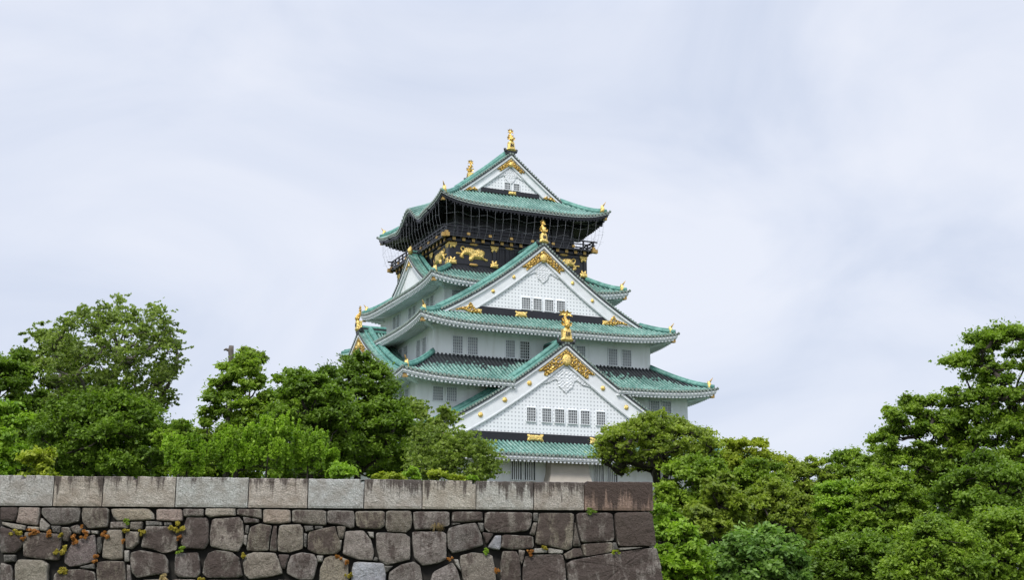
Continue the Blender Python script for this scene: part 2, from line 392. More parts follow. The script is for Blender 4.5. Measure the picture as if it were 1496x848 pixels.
def gable(mp, prof, n0, s_end, zb, w_in, crest=1.0, wall_mat='lattice', rake=True, corner=True, over=0.3, r_ridge=0.28, pendant=True, meds=()):
    """a gable end: prof(s) roof height, n0 wall plane, zb foot of the wall, w_in height of the roof edge over the board's foot"""
    S = np.linspace(0, s_end, 30)
    def strip(name, top, bot, n_a, n_b, mat, smooth=False, zc=None):
        mb = MB()
        for sg in (-1, 1):
            secs = []
            for s in S:
                zt = prof(s) - top; zl = prof(s) - bot
                if zc is not None: zl = max(zl, zc); zt = max(zt, zl)
                secs.append([mp(sg * s, n_a, zt), mp(sg * s, n_b, zt), mp(sg * s, n_b, zl), mp(sg * s, n_a, zl)])
            mb.sweep(secs, 0, True, True)
        return mb.build(name, mat, castle)
    mb = MB(); secs = [[mp(s, n0, zb), mp(s, n0, max(zb + .01, prof(abs(s)) - 0.5))] for s in np.linspace(-s_end, s_end, 41)]
    mb.sweep(secs, 0); mb.build('gable_wall', M[wall_mat], castle)
    no = n0 + over
    strip('rake_underlay', 0.02, 0.2, n0 - .2, no + .12, M['darkcopper'])
    strip('rake_moulding', 0.2, 0.46, n0 - .1, no + .06, M['trim'])
    strip('barge_board', 0.46, w_in, n0 + .02, no - .12, M['trim'], zc=zb + .02)
    strip('board_fillet', w_in - 0.2, w_in - .08, n0 + .02, no - .09, M['trim'], zc=zb + .03)
    if rake:
        mb = MB()
        L = 0; s = 0.15
        while s < s_end + .4:
            for sg in (-1, 1):
                z = prof(s); sl = (prof(s + .05) - prof(s - .05)) / .1; a = math.atan(sl)
                secs = []
                for nn in (n0 - .65, no + .12):
                    secs.append([mp(sg * (s + (u * math.cos(a) - h * math.sin(a))), nn, z + 0.06 + u * math.sin(a) + h * math.cos(a)) for u, h in [(0.13 * math.cos(q), 0.13 * math.sin(q)) for q in np.linspace(0, 2 * math.pi, 9)[:-1]]])
                mb.sweep(secs, 0, True); mb.add(secs[1], [tuple(range(8))], 1)
            s += 0.34 * math.cos(a)
        mb.build('rake_tiles', [M['tile'], M['tile_end']], castle)
        for sg in (-1, 1):
            mb = MB(); P = [mp(sg * s, n0 - 1.0, prof(s) + .38) for s in np.linspace(.2, s_end, 20)]
            mb.tube(P, r_ridge * 1.1, 8); mb.tube([(a, b_, c + .28) for a, b_, c in P], r_ridge * .5, 6)
            mb.tube([mp(sg * s, n0 - .42, prof(s) + .16) for s in np.linspace(.2, s_end + .2, 20)], r_ridge * .55, 6)
            mb.build('rake_ridge', M['ridge'], castle, True)
    zt = prof(0)
    nb = no - .11
    if crest:
        k = crest
        def top(s): return prof(abs(s)) - 0.62
        P = [(0, top(0) - .05)] + [(s, top(s)) for s in (0.6 * k, 1.3 * k, 2.0 * k, 2.6 * k, 3.1 * k)]
        P += [(2.75 * k, top(3.1 * k) - 0.02), (2.35 * k, top(3.1 * k) + 0.05), (2.45 * k, top(3.1 * k) - .45 * k), (2.05 * k, zt - w_in + 0.1 - 1.35 * k), (1.6 * k, zt - w_in + .1 - 1.0 * k), (0.8 * k, zt - w_in + .1 - .45 * k), (0, zt - w_in + .12)]
        P = P + [(-a, b_) for a, b_ in P[-2:0:-1]]
        relief('gold_crest', P, mp, nb, 0.16, M['openwork'], 0.065, filigree=0.62, fs=3.1 / k)
        c = (0, zt - 1.72 * (0.45 + .55 * k)); rr = 0.5 * k
        relief('crest_disc', [(c[0] + rr * math.cos(q), c[1] + 1.15 * rr * math.sin(q)) for q in np.linspace(0, 2 * math.pi, 21)[:-1]], mp, nb + .08, 0.16, M['gold'], .06, edge=.2)
    for s, dz in meds:
        for sg in (-1, 1): medallion(mp, sg * s, prof(s) - dz, nb, 0.24 * max(.7, crest))
    if pendant:
        k = max(crest, .7); z0 = zt - w_in - .15
        P = [(0, z0 + .1), (.35, z0 - .2), (.55, z0 - .5), (1.0, z0 - .55), (1.3, z0 - .85), (1.8, z0 - 1.05), (2.3, z0 - 1.5), (2.7, z0 - 2.0), (2.2, z0 - 1.85), (1.75, z0 - 1.75), (1.35, z0 - 1.45), (1.05, z0 - 1.4), (.85, z0 - 1.6), (.75, z0 - 2.1), (.35, z0 - 2.4), (0, z0 - 2.75)]
        P = [(a * k, z0 + (b_ - z0) * k) for a, b_ in P]; P = P + [(-a, b_) for a, b_ in P[-2:0:-1]]
        relief('carved_pendant', P, mp, n0 + .03, 0.09, M['relief'], 0.07, filigree=0.16, fs=3.3 / k)
    if corner:
        for sg in (-1, 1):
            se = s_end; P = [(se - 4.3 * corner, zb + .06), (se - 3.6 * corner, prof(se - 3.6 * corner) - w_in + .35), (se - 3.2 * corner, prof(se - 3.2 * corner) - .75), (se - 2.9 * corner, prof(se - 2.9 * corner) - 1.05), (se - 2.0 * corner, prof(se - 2. * corner) - .75), (se - 1.2 * corner, prof(se - 1.2 * corner) - .62), (se - 1.0 * corner, zb + .1), (se - 2.4 * corner, zb + .3), (se - 3.2 * corner, zb + .04)]
            relief('gold_corner_plate', [(sg * a, b_) for a, b_ in P], mp, nb + .02, .14, M['openwork'], .065, filigree=.5, fs=3.6)
def shachi(mp, s, n, z, k=1.0, fan=1.0, base=True):
    """gilded dolphin-fish standing on its head on a gilded ridge-end plate"""
    root = MB()
    if base:
        P = [(-.42, z), (.42, z), (.62, z + .0), (.68, z + .12), (.5, z + .3), (.42, z + 1.05), (.3, z + 1.3), (-.3, z + 1.3), (-.42, z + 1.05), (-.5, z + .3), (-.68, z + .12), (-.62, z)]
        P = [(s + a * k, z + (b_ - z) * k) for a, b_ in P]
        relief('ridge_end_plate', P, mp, n + .25 * k, .2 * k, M['gold'], .06 * max(k, .8), edge=.12)
        mb = MB(); mb.box((s, n, z + .6 * k), (.4 * k, .24 * k, .6 * k), 0, mp); mb.build('ridge_end_core', M['gold'], castle)
        mb = MB()
        for q in (-1, 0, 1): mb.box((s + q * .17 * k, n + .47 * k, z + .68 * k), (.05 * k, .03, .2 * k), 0, mp)
        mb.build('plate_slots', M['darkcopper'], castle)
        mb = MB()
        for sg in (-1, 1):
            mb.tube([mp(s + sg * .5 * k, n, z - .1 * k), mp(s + sg * .8 * k, n, z - .05 * k), mp(s + sg * .92 * k, n, z + .2 * k), mp(s + sg * .75 * k, n, z + .28 * k)], [.26 * k, .24 * k, .15 * k, .07 * k], 7)
        mb.box((s, n - .1, z - .22 * k), (.6 * k, .35 * k, .26 * k), 0, mp)
        mb.build('ridge_end_tile', M['darkcopper'], castle, False)
    mb = MB(); zb_ = z + (1.2 * k if base else 0)
    path = [(0, .25, 0.0), (0, .32, .3), (0.02, .2, .6), (0.0, 0.0, .9), (-.06, -.12, 1.2), (-.02, -.1, 1.5), (.05, 0, 1.75)]
    rad = [.2, .31, .28, .2, .15, .1, .04]
    mb.tube([mp(s + a * k, n + b_ * k, zb_ + c * k) for a, b_, c in path], [r * k for r in rad], 10)
    def fin(pts, th=.05):
        m = len(pts); vs = [mp(s + a * k, n + (b_ + th) * k, zb_ + c * k) for a, b_, c in pts] + [mp(s + a * k, n + (b_ - th) * k, zb_ + c * k) for a, b_, c in pts]
        mb.add(vs, [tuple(range(m)), tuple(range(2 * m - 1, m - 1, -1))] + [(j, (j + 1) % m, m + (j + 1) % m, m + j) for j in range(m)])
    for sg in (-1, 1):
        fin([(sg * .05, -.05, 1.3), (sg * .3 * fan, -.05, 1.45), (sg * .75 * fan, -.05, 1.35), (sg * .5 * fan, -.05, 1.6), (sg * .72 * fan, -.05, 1.8), (sg * .35 * fan, -.05, 1.78), (sg * .2 * fan, -.05, 2.0), (0, -.05, 1.75)])
        fin([(sg * .25, .2, .6), (sg * .5, .15, .75), (sg * .62, .15, .6), (sg * .5, .15, .5), (sg * .55, .15, .35), (sg * .28, .2, .3)])
        fin([(sg * .15, 0, 1.0), (sg * .42, 0, 1.1), (sg * .35, 0, .95), (sg * .45, 0, .85), (sg * .22, 0, .8)])
    mb.build('dolphin_finial', M['scales'], castle, True)
def wallbox(name, hx, hy, z0, z1, mat):
    mb = MB(); mb.box((0, 0, (z0 + z1) / 2), (hx, hy, (z1 - z0) / 2)); return mb.build(name, mat, castle)

# storeys
m, t, b = base_mat('keep_base_stone')
vo = t.nodes.new('ShaderNodeTexVoronoi'); vo.feature = 'DISTANCE_TO_EDGE'; vo.inputs['Scale'].default_value = 0.75
tco = t.nodes.new('ShaderNodeTexCoord'); t.links.new(tco.outputs['Object'], vo.inputs['Vector'])
t.links.new(mix(t, ramp(t, vo.outputs['Distance'], [(0.0, (1, 1, 1)), (0.06, (0, 0, 0))]), ramp(t, noise(t, 1.2, 5), [(0.3, (0.14, 0.125, 0.11)), (0.7, (0.34, 0.31, 0.28))]), (0.02, 0.02, 0.02)), b.inputs['Base Color'])
b.inputs['Roughness'].default_value = 0.9
mb = MB(); secs = []
for q in np.linspace(0, 1, 12):
    e_ = 8.5 * (1 - q) ** 1.7; hx, hy, z = 17.7 + e_, 20.5 + e_, -EYE + (9.3 + EYE) * q
    secs.append([(-hx, -hy, z), (hx, -hy, z), (hx, hy, z), (-hx, hy, z)])
mb.sweep(secs, 0, True, True); mb.build('stone_base', m, castle)
wallbox('storey_wall', 17.4, 20.2, 9.28, 12.3, M['plaster'])
wallbox('storey_wall', 14.8, 17.6, 12.6, 19.4, M['plaster'])
tier3_wall = wallbox('storey_wall', 12.2, 14.7, 19.0, 25.4, M['plaster'])
t4 = wallbox('storey_wall', 9.2, 9.7, 26.0, 30.9, M['plaster'])
for v in t4.data.vertices:
    if v.co.y > 0: v.co.y = 11.0
wallbox('top_storey_wall', 8.05, 8.2, 30.5, 36.2, M['black'])
wallbox('lookout_room', 7.0, 7.1, 36.3, 40.1, M['black'])

def ring(x0, ax, zt, ze, p=1.2):
    def fn(v):
        if v < x0 - 1e-6: return 1e3 + (x0 - v)
        q = max(0, (ax - v) / (ax - x0)); return ze + (zt - ze) * q ** p
    return fn
def skirt(yg, ay, zb, ze, p=1.1):
    def fn(v): q = max(0, (ay - v) / (ay - yg)); return ze + (zb - ze) * q ** p
    return fn
# tier 1
M1 = lambda x: 23.6 - .8 * x + .0112 * x * x
r1 = roof(19.8, 22.4, M1, skirt(19.2, 22.4, 13.65, 12.15), 0.0, 19.2, 19.2, .7, (17.4, 20.2))
# tier 2
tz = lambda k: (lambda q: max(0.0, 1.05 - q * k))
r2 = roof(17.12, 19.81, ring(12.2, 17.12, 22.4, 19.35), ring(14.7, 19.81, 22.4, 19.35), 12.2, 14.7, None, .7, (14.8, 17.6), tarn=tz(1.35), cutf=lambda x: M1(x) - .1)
# tier 3
before3 = set(castle.children)
M3 = lambda x: 34.9 - .87 * x + .0145 * x * x
r3 = roof(14.42, 16.93, M3, skirt(14.1, 16.93, 26.9, 25.37), 0.0, 14.1, 14.1, .75, (12.2, 14.7), cuts=lambda y: 26.95 - .70 * y + .0165 * y * y - .1)
for o in [o for o in list(castle.children) if o not in before3] + [tier3_wall]:
    for v in o.data.vertices:
        if v.co.y > 0: v.co.y *= .58
for o in [o for o in castle.children_recursive if o.name.startswith(('hip_ornament', 'horn')) and o.data.vertices[0].co.x < -13 and o.data.vertices[0].co.y > 5 and 24 < o.data.vertices[0].co.z < 29]:
    bpy.data.objects.remove(o)
# tier 4
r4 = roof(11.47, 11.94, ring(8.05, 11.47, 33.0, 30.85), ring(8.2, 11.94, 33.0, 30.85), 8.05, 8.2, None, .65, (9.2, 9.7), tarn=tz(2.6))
# tier 5 with its undulating side eaves
M5 = lambda x: 47.4 - .85 * x + .008 * x * x
def kara(x, y):
    k = max(0, (abs(x) - 4.5) / 5.5) ** 1.3; a = abs(y)
    c = math.cos(math.pi * a / (2 * 3.3)) ** 2 if a < 3.3 else 0
    return k * (1.55 * c - .22 * math.exp(-((a - 3.9) / 1.0) ** 2))
r5 = roof(10.0, 10.49, M5, skirt(5.8, 10.49, 42.45, 39.7), 0.0, 5.8, 5.8, .95, (7.0, 7.1), kara=kara, dark=True)

# gables
for mp in (FRONT, BACK):
    fr = mp is FRONT
    gable(mp, lambda s: M1(s) + r1['U'](s, 19.2), 19.2, r1['hx0'], 13.7, 2.15, 1.0, meds=((4.0, 1.25), (6.6, 1.25), (9.1, 1.25)))
    gable(mp, lambda s: M3(s) + r3['U'](s, 14.1), 14.1, r3['hx0'], 26.9, 1.85, 0.8, meds=((3.35, 1.1), (5.65, 1.1)))
    gable(mp, lambda s: M5(s) + .0 * s, 5.8, r5['hx0'], 42.6, 1.5, 0.55, corner=.55, pendant=True, r_ridge=.25)
    shachi(mp, 0, 19.35, 23.75, 1.0, 1.0)
    shachi(mp, 0, 14.25, 35.05, 0.78, .5)
    shachi(mp, 0, 5.95, 47.75, 0.82, .6)
    for (zt, zb_, wd, n) in ((14.5, 13.72, 10.6, 19.2), (27.72, 26.95, 7.4, 14.1), (43.08, 42.62, 3.5, 5.8)):
        mb = MB(); mb.box((0, n + .06, (zt + zb_) / 2), (wd, .06, (zt - zb_) / 2), 0, mp); mb.build('gable_foot_band', M['black'], castle)
def plaque(mp, s, z, n, w_, h):
    P = [(s - w_, z + h), (s - w_ * .8, z), (s - w_, z - h), (s - w_ * .5, z - h * .8), (s + w_ * .5, z - h * .8), (s + w_, z - h), (s + w_ * .8, z), (s + w_, z + h), (s + w_ * .5, z + h * .8), (s - w_ * .5, z + h * .8)]
    relief('gold_plaque', P, mp, n, .1, M['gold'], .06, edge=.1)
plaque(FRONT, -3.37, 14.08, 19.32, .92, .33); plaque(FRONT, -2.5, 27.25, 14.22, .68, .28); plaque(FRONT, .2, 42.83, 5.92, .5, .18)
plaque(FRONT, 3.37, 14.08, 19.32, .92, .33); plaque(FRONT, 7.4, 27.15, 14.22, .6, .24); plaque(FRONT, -7.4, 27.15, 14.22, .6, .24)
# ridges
def ridge(mp, n0, n1, z, r=.33):
    mb = MB(); mb.box((0, (n0 + n1) / 2, z + .1), (r * .8, abs(n1 - n0) / 2, .35), 1, mp)
    mb.tube([mp(0, n0, z + .5), mp(0, n1, z + .5)], r * .75, 8, 0); mb.box((0, (n0 + n1) / 2, z + .12), (r * 1.0, abs(n1 - n0) / 2 - .02, .12), 0, mp)
    mb.build('main_ridge', [M['ridge'], M['darkcopper']], castle)
for mp in (FRONT, BACK): ridge(mp, 14.7, 19.3, 23.55); ridge(mp, 8.2, 14.2, 34.8)
ridge(FRONT, -5.7, 5.7, 47.35, .42)
# side gables on tier 2 and tier 4
def dormer(mp, prof, n_in, n_out, s_end, zb, w_in, crest, rr, mat, pend):
    for sg in (-1, 1):
        paths = []
        for n in np.arange(n_in, n_out + .3, .37):
            paths.append([mp(sg * s, n, prof(s)) for s in np.linspace(.1, s_end + .6, 14)])
        mb = MB(); rib_rows(mb, paths, 'x', lambda q: 0.0, .37); mb.build('gable_roof', ROOF_M, castle)
    gable(mp, prof, n_out, s_end, zb, w_in, crest, wall_mat=mat, corner=(.6 if pend else 0), pendant=pend, r_ridge=rr, over=.25)
G2 = lambda s: 26.95 - .70 * s + .0165 * s * s
G4 = lambda s: 36.0 - .86 * s + .032 * s * s
for mp in (LEFT, RIGHT):
    dormer(mp, G2, 12.0, 15.0, 12.0, 20.6, 1.7, .75, .3, 'plaster', True)
    ridge(mp, 12.2, 15.1, 26.95); shachi(mp, 0, 15.2, 27.1, .85, .6)
    dormer(mp, G4, 8.0, 9.45, 5.0, 32.1, .95, .35, .18, 'plaster', False)
    ridge(mp, 8.0, 9.4, 36.0, .2)
    g = MB(); g.tube([mp(0, 9.5, 36.2), mp(0, 9.6, 36.7), mp(0, 9.5, 37.1)], [.25, .3, .08], 8); g.build('ridge_knob', M['gold'], castle, True)

# windows
for a, b_ in ((-4.23, -3.33), (-2.6, -1.68), (-1.22, -.27), (.2, 1.14), (1.58, 2.5), (3.3, 4.23)): window(FRONT, a, b_, 15.68, 16.96, 19.23, 4, 5, True)
for a, b_ in ((-2.41, -1.51), (-1.11, -.21), (.21, 1.11), (1.55, 2.45)): window(FRONT, a, b_, 27.87, 29.02, 14.13, 4, 5, True)
for a, b_ in ((-.72, -.05), (.4, 1.07)): window(FRONT, a, b_, 43.22, 43.96, 5.83, 3, 3, True)
for a, b_, dk in ((-10.15, -9.14, 0), (-8.57, -7.53, 0), (-4.45, -3.48, 0), (-2.87, -1.87, 1), (1.87, 2.87, 0), (3.48, 4.45, 0), (7.18, 8.2, 0), (8.8, 9.84, 0)):
    window(FRONT, a, b_, 22.6, 24.33, 14.71, 4, 6, bool(dk))
for a, b_ in ((10.15, 11.25), (11.85, 12.95), (4.6, 5.7), (6.3, 7.4), (-5.7, -4.6), (-7.4, -6.3)): window(LEFT, a, b_, 22.6, 24.38, 12.21, 4, 6)
for a, b_ in ((-13.25, -12.25), (-11.87, -10.87), (10.35, 11.4), (11.75, 12.75)): window(FRONT, a, b_, 17.38, 18.7, 17.61, 4, 5)
for a, b_ in ((12.6, 13.7), (14.3, 15.4), (6.0, 7.1)): window(LEFT, a, b_, 17.38, 18.7, 14.81, 4, 5)
for a, b_ in ((-8.35, -7.45), (-6.9, -6.0)): window(FRONT, a, b_, 28.9, 30.2, 9.71, 3, 5)
for c in (5.8, .3, -5.0):
    for d_ in (-.75, .55): window(LEFT, c + d_ - .5, c + d_ + .5, 28.75, 30.2, 9.21, 3, 5)
for a, b_ in ((-6.3, -5.25), (-4.95, -3.85), (2.55, 3.45), (3.95, 4.95), (-14.3, -13.3), (-12.9, -11.9), (-10.0, -9.0), (10.0, 11.0)):
    window(FRONT, a, b_, 9.95, 11.72, 20.21, 5, 1, True, True)
mb = MB(); P = []
for z, o_, w0 in ((12.0, 1.15, 1.95), (10.6, 1.2, 2.05), (9.35, 1.55, 2.35)): P.append([(-.7 - w0, -20.2, z), (-.7 - w0, -20.2 - o_, z), (-.7 + w0, -20.2 - o_, z), (-.7 + w0, -20.2, z)])
mb.sweep(P, 0, True, True); mb.build('projecting_bay', M['beige'], castle)

# top storey: tigers, gilt fittings, balcony, netting
TIGER = [(-6.40,35.27),(-6.14,35.37),(-5.55,35.36),(-5.18,35.19),(-4.81,35.30),(-4.36,35.24),(-4.10,35.06),(-4.07,34.74),(-4.21,34.48),(-4.05,34.31),(-3.72,34.24),(-3.72,34.10),(-3.94,34.01),(-4.28,34.19),(-4.58,34.23),(-4.95,34.22),(-5.25,34.23),(-5.36,34.04),(-5.54,33.90),(-5.76,33.93),(-5.85,34.16),(-5.77,34.38),(-5.92,34.58),(-6.29,34.61),(-6.47,34.52),(-6.54,34.34),(-6.41,34.18),(-6.54,34.09),(-6.80,34.17),(-6.95,34.33),(-6.84,34.45),(-7.02,34.57),(-7.24,34.51),(-7.35,34.58),(-7.28,34.72),(-7.02,34.71),(-6.80,34.63),(-6.62,34.79),(-6.84,35.08),(-6.85,35.33),(-6.66,35.46),(-6.37,35.42),(-6.44,35.27),(-6.62,35.32),(-6.72,35.20),(-6.62,35.04),(-6.47,34.98),(-6.40,35.17)]
for k, mp in ((1, FRONT), (-1, FRONT), (1, LEFT), (-1, LEFT)):
    sh = 0.05
    relief('gold_tiger', [(k * a * (1 if k > 0 else 1), b_) for a, b_ in (TIGER if mp is FRONT else [(-a if True else a, b_) for a, b_ in TIGER])], mp, 8.22 if mp is FRONT else 8.07, .2, M['gold'], .055, edge=.22)
for mp, n in ((FRONT, 8.2), (LEFT, 8.05), (RIGHT, 8.05), (BACK, 8.2)):
    mb = MB(); mb.box((0, n + .03, 35.68), (8.1, .05, .12), 0, mp); mb.box((0, n + .03, 33.62), (8.1, .05, .12), 0, mp)
    mb.box((0, n + .03, 36.0), (8.3, .28, .14), 0, mp)
    for s in (-7.95, -2.95, 2.95, 7.95): mb.box((s, n + .06, 34.6), (.2, .06, 1.1), 0, mp)
    for s in (-1.5, 0, 1.5): mb.box((s, n + .05, 34.6), (.09, .05, 1.1), 0, mp)
    for s in np.arange(-2.6, 2.7, .3): mb.box((s, n + .03, 34.9), (.03, .03, .7), 0, mp)
    mb.build('wall_posts', M['black'], castle)
    mb = MB()
    for i in range(15):
        s = -7.74 + i * 1.2 * .921; mb.box((s, n + .42, 36.1), (.17, .05, .17), 0, mp)
    mb.build('beam_end_caps', M['goldtrim'], castle)
    for s in (-7.75, -2.95, 2.95, 7.75):
        plaque(mp, s, 35.62, n + .12, .5, .17); plaque(mp, s, 33.62, n + .13, .48, .22)
        relief('gold_bracket', [(s - .32, 35.5), (s - .26, 35.1), (s, 35.3), (s + .26, 35.1), (s + .32, 35.5)], mp, n + .12, .08, M['gold'], .06, edge=.08)
        relief('gold_bracket', [(s - .3, 33.75), (s - .26, 34.2), (s, 33.95), (s + .26, 34.2), (s + .3, 33.75)], mp, n + .12, .08, M['gold'], .06, edge=.08)
    for s in (-5.35, 5.35, -1.2, 1.2):
        for z in (35.75, 33.5): relief('gold_oval', [(s + .5 * math.cos(q), z + .15 * math.sin(q)) for q in np.linspace(0, 6.28, 17)[:-1]], mp, n + .1, .08, M['goldtrim'], .06, edge=.08)
    # balcony
    mb = MB(); mb.box((0, n + .35, 36.36), (n + .75, .42, .09), 0, mp)
    for z, hh in ((36.62, .06), (37.0, .05), (37.4, .07)): mb.box((0, n + .66, z), (n + (.72 if z < 37.3 else 1.0), .06, hh), 0, mp)
    for s in np.linspace(-8.7, 8.7, 15): mb.box((s, n + .66, 36.95), (.08, .075, .5), 0, mp)
    mb.build('balcony_rail', M['black'], castle)
    for s in np.linspace(-8.7, 8.7, 8): mb = MB(); mb.box((s, n + .7, 36.66), (.16, .1, .13), 0, mp); mb.build('rail_fitting', M['goldtrim'], castle)
    for s in (-9.0, 9.0): mb = MB(); mb.box((s, n + .6, 36.35), (.2, .2, .2), 0, mp); mb.build('floor_beam_cap', M['goldtrim'], castle)
    # lookout room: posts, panels, glass
    mb = MB(); nr = 7.1 if mp in (FRONT, BACK) else 7.0
    for s in np.linspace(-6.9, 6.9, 7): mb.box((s, nr + .05, 38.2), (.16, .09, 1.9), 0, mp)
    for z in (37.0, 38.9, 39.6): mb.box((0, nr + .03, z), (7, .06, .12), 0, mp)
    mb.build('lookout_frame', M['darkcopper'], castle)
    # bracket arms below the eaves
    mb = MB()
    for s in np.linspace(-8.6, 8.6, 9): mb.box((s, nr + 1.5, 39.55), (.1, 1.5, .14), 0, mp)
    mb.build('eave_brackets', M['black'], castle)
mb = MB()
for mp, ns, ne in ((FRONT, 8.95, 10.3), (LEFT, 8.8, 9.8), (RIGHT, 8.8, 9.8), (BACK, 8.95, 10.3)):
    for s in np.arange(-9.3, 9.4, .93):
        zt = 39.3 + (kara(10, s) if mp in (LEFT, RIGHT) else 0) + .6 * (abs(s) / 10) ** 5
        mb.tube([mp(s, ne, zt), mp(s * .99, ne - .1, 38.2), mp(s * .97, ne - .45, 37.0), mp(s * .955, ns, 36.1)], .011, 3, 0, False)
    for z, n in ((38.4, ne - .08), (37.3, ne - .3)): mb.tube([mp(s, n, z - .15 * math.cos(s * 2)) for s in np.linspace(-9.4, 9.4, 40)], .008, 3, 0, False)
mb.build('bird_netting', M['net'], castle)

# ------------------------------------------------------------------ ground
def sheet(name, pts, z, mat):
    mb = MB(); mb.add([(x, y, z) for x, y in pts], [tuple(range(len(pts)))]); o = mb.build(name, mat); tag(o, kind='structure'); return o
GR = simple('ground_soil_and_grass', (0.06, 0.085, 0.03), 0.95, var=0.5, scale=0.3)
G_ = sheet('ground', [(-3000, -1500), (3000, -1500), (3000, 4500), (-3000, 4500)], 0.0, GR)
WU = (0.99145, 0.13052); WA = math.atan2(WU[1], WU[0]); WX, WY = 4.37, 40.95
def wl(s, y, z=0.0): return (WX + s * WU[0] - y * WU[1], WY + s * WU[1] + y * WU[0], z)      # wall frame -> world
# terrace held up by the wall
mb = MB(); zt = EYE + 2.95
A, B_, C_, D_ = wl(-160, .9), wl(-.75, .9), wl(-.75, 175), wl(-160, 175)
mb.add([(p[0], p[1], zt) for p in (A, B_, C_, D_)] + [(p[0], p[1], 0.0) for p in (A, B_, C_, D_)], [(0, 1, 2, 3), (1, 5, 6, 2), (2, 6, 7, 3), (0, 4, 5, 1), (3, 7, 4, 0)])
tag(mb.build('terrace', GR), kind='structure')

# ------------------------------------------------------------------ the stone wall
def granite(name, coarse, spl=0.0):
    m, t, b = base_mat(name)
    oi = t.nodes.new('ShaderNodeObjectInfo')
    col_ = oi.outputs['Color']; alpha = oi.outputs['Alpha']
    tcn = t.nodes.new('ShaderNodeTexCoord'); geo = tcn.outputs['Generated']; sp = t.nodes.new('ShaderNodeSeparateXYZ'); t.links.new(geo, sp.inputs[0])
    f1 = noise(t, 26, 5, 0.75); f2 = noise(t, 2.2, 5, 0.6)
    K = (1.0, 1.0, 1.0) if spl else (.95, .93, .90)
    c = mix(t, ramp(t, f1, [(0.34, (0, 0, 0)), (0.62, (1, 1, 1))]), mix(t, 1.0, col_, (0.52, 0.50, 0.48) if not spl else (.50, .49, .48), 'MULTIPLY'), mix(t, 1.0, col_, (1.25, 1.21, 1.14) if not spl else (1.12, 1.12, 1.12), 'MULTIPLY'))
    c = mix(t, ramp(t, f2, [(0.42, (0, 0, 0)), (0.62, (.75, .75, .75))]), c, mix(t, 1.0, col_, (0.60, 0.55, 0.51), 'MULTIPLY'))
    ea = t.nodes.new('ShaderNodeAttribute'); ea.attribute_name = 'tarnish'
    ef = math_(t, 'MULTIPLY', ea.outputs['Fac'], ramp(t, noise(t, 5, 4, .7), [(0.4, (0, 0, 0)), (0.62, (1, 1, 1))]))
    if not spl: c = mix(t, math_(t, 'MULTIPLY', ef, .8), c, (0.33, 0.31, 0.27))
    f3 = noise(t, 42, 3, 0.75); c = mix(t, ramp(t, f3, [(0.57, (0, 0, 0)), (0.66, (0.65, 0.65, 0.65) if not spl else (.2, .2, .2))]), c, (0.50, 0.47, 0.40))
    st_ = noise(t, 1.0, 5, 0.65, sc=(4.5, 4.5, 0.40) if spl else (3.0, 3.0, 1.1)); fine = noise(t, 1.0, 5, 0.75, sc=(15, 15, 2.4) if spl else (14, 14, 5))
    s = math_(t, 'ADD', math_(t, 'MULTIPLY', st_, 0.85), math_(t, 'MULTIPLY', fine, 0.34))
    s = math_(t, 'ADD', s, math_(t, 'MULTIPLY', math_(t, 'SUBTRACT', sp.outputs[2], 0.55), 0.30 if spl else .06))
    s = math_(t, 'ADD', s, math_(t, 'MULTIPLY', math_(t, 'SUBTRACT', alpha, 0.5), 0.8))
    if not spl: s = math_(t, 'SUBTRACT', s, math_(t, 'MULTIPLY', ef, .22))
    c = mix(t, ramp(t, s, [(0.60, (0, 0, 0)), (0.72, (0.88, 0.88, 0.88))]), c, (0.062, 0.042, 0.035))
    t.links.new(c, b.inputs['Base Color']); b.inputs['Roughness'].default_value = 0.93
    n1_ = noise(t, coarse, 4, 0.6); n2_ = noise(t, coarse * 4, 3, 0.7)
    bump(t, b, math_(t, 'ADD', n1_, math_(t, 'MULTIPLY', n2_, 0.35)), 1.0, 0.09 if spl else 0.09)
    return m
M['coping'] = granite('chiselled_granite', 24, 1); M['boulder'] = granite('old_granite', 11)
wall = tag(empty('stone_wall', (WX, WY, EYE), WA), 'old castle stone wall of dark fitted blocks under a pale granite coping', 'stone wall')
rng = random.Random(5)
COP = [(-20.4, 3.26, (0.680, 0.677, 0.630), .30, 0), (-18.0, 3.25, (0.661, 0.638, 0.590), .36, -18.87), (-16.6, 3.24, (0.652, 0.577, 0.486), .50, 0), (-14.5, 3.25, (0.661, 0.599, 0.516), .44, -15.69), (-12.37, 3.25, (0.680, 0.680, 0.635), .38, -12.29),
       (-10.61, 3.24, (0.671, 0.595, 0.516), .46, 0), (-8.93, 3.24, (0.680, 0.680, 0.649), .26, -8.98), (-7.17, 3.245, (0.680, 0.633, 0.569), .53, 0), (-5.52, 3.23, (0.680, 0.622, 0.526), .47, -5.58),
       (-3.74, 3.225, (0.680, 0.659, 0.597), .52, 0), (-2.16, 3.22, (0.631, 0.570, 0.497), .56, 0), (0.03, 3.25, (.42, .29, .225), .70, -2.12)]
x_prev = -22.5
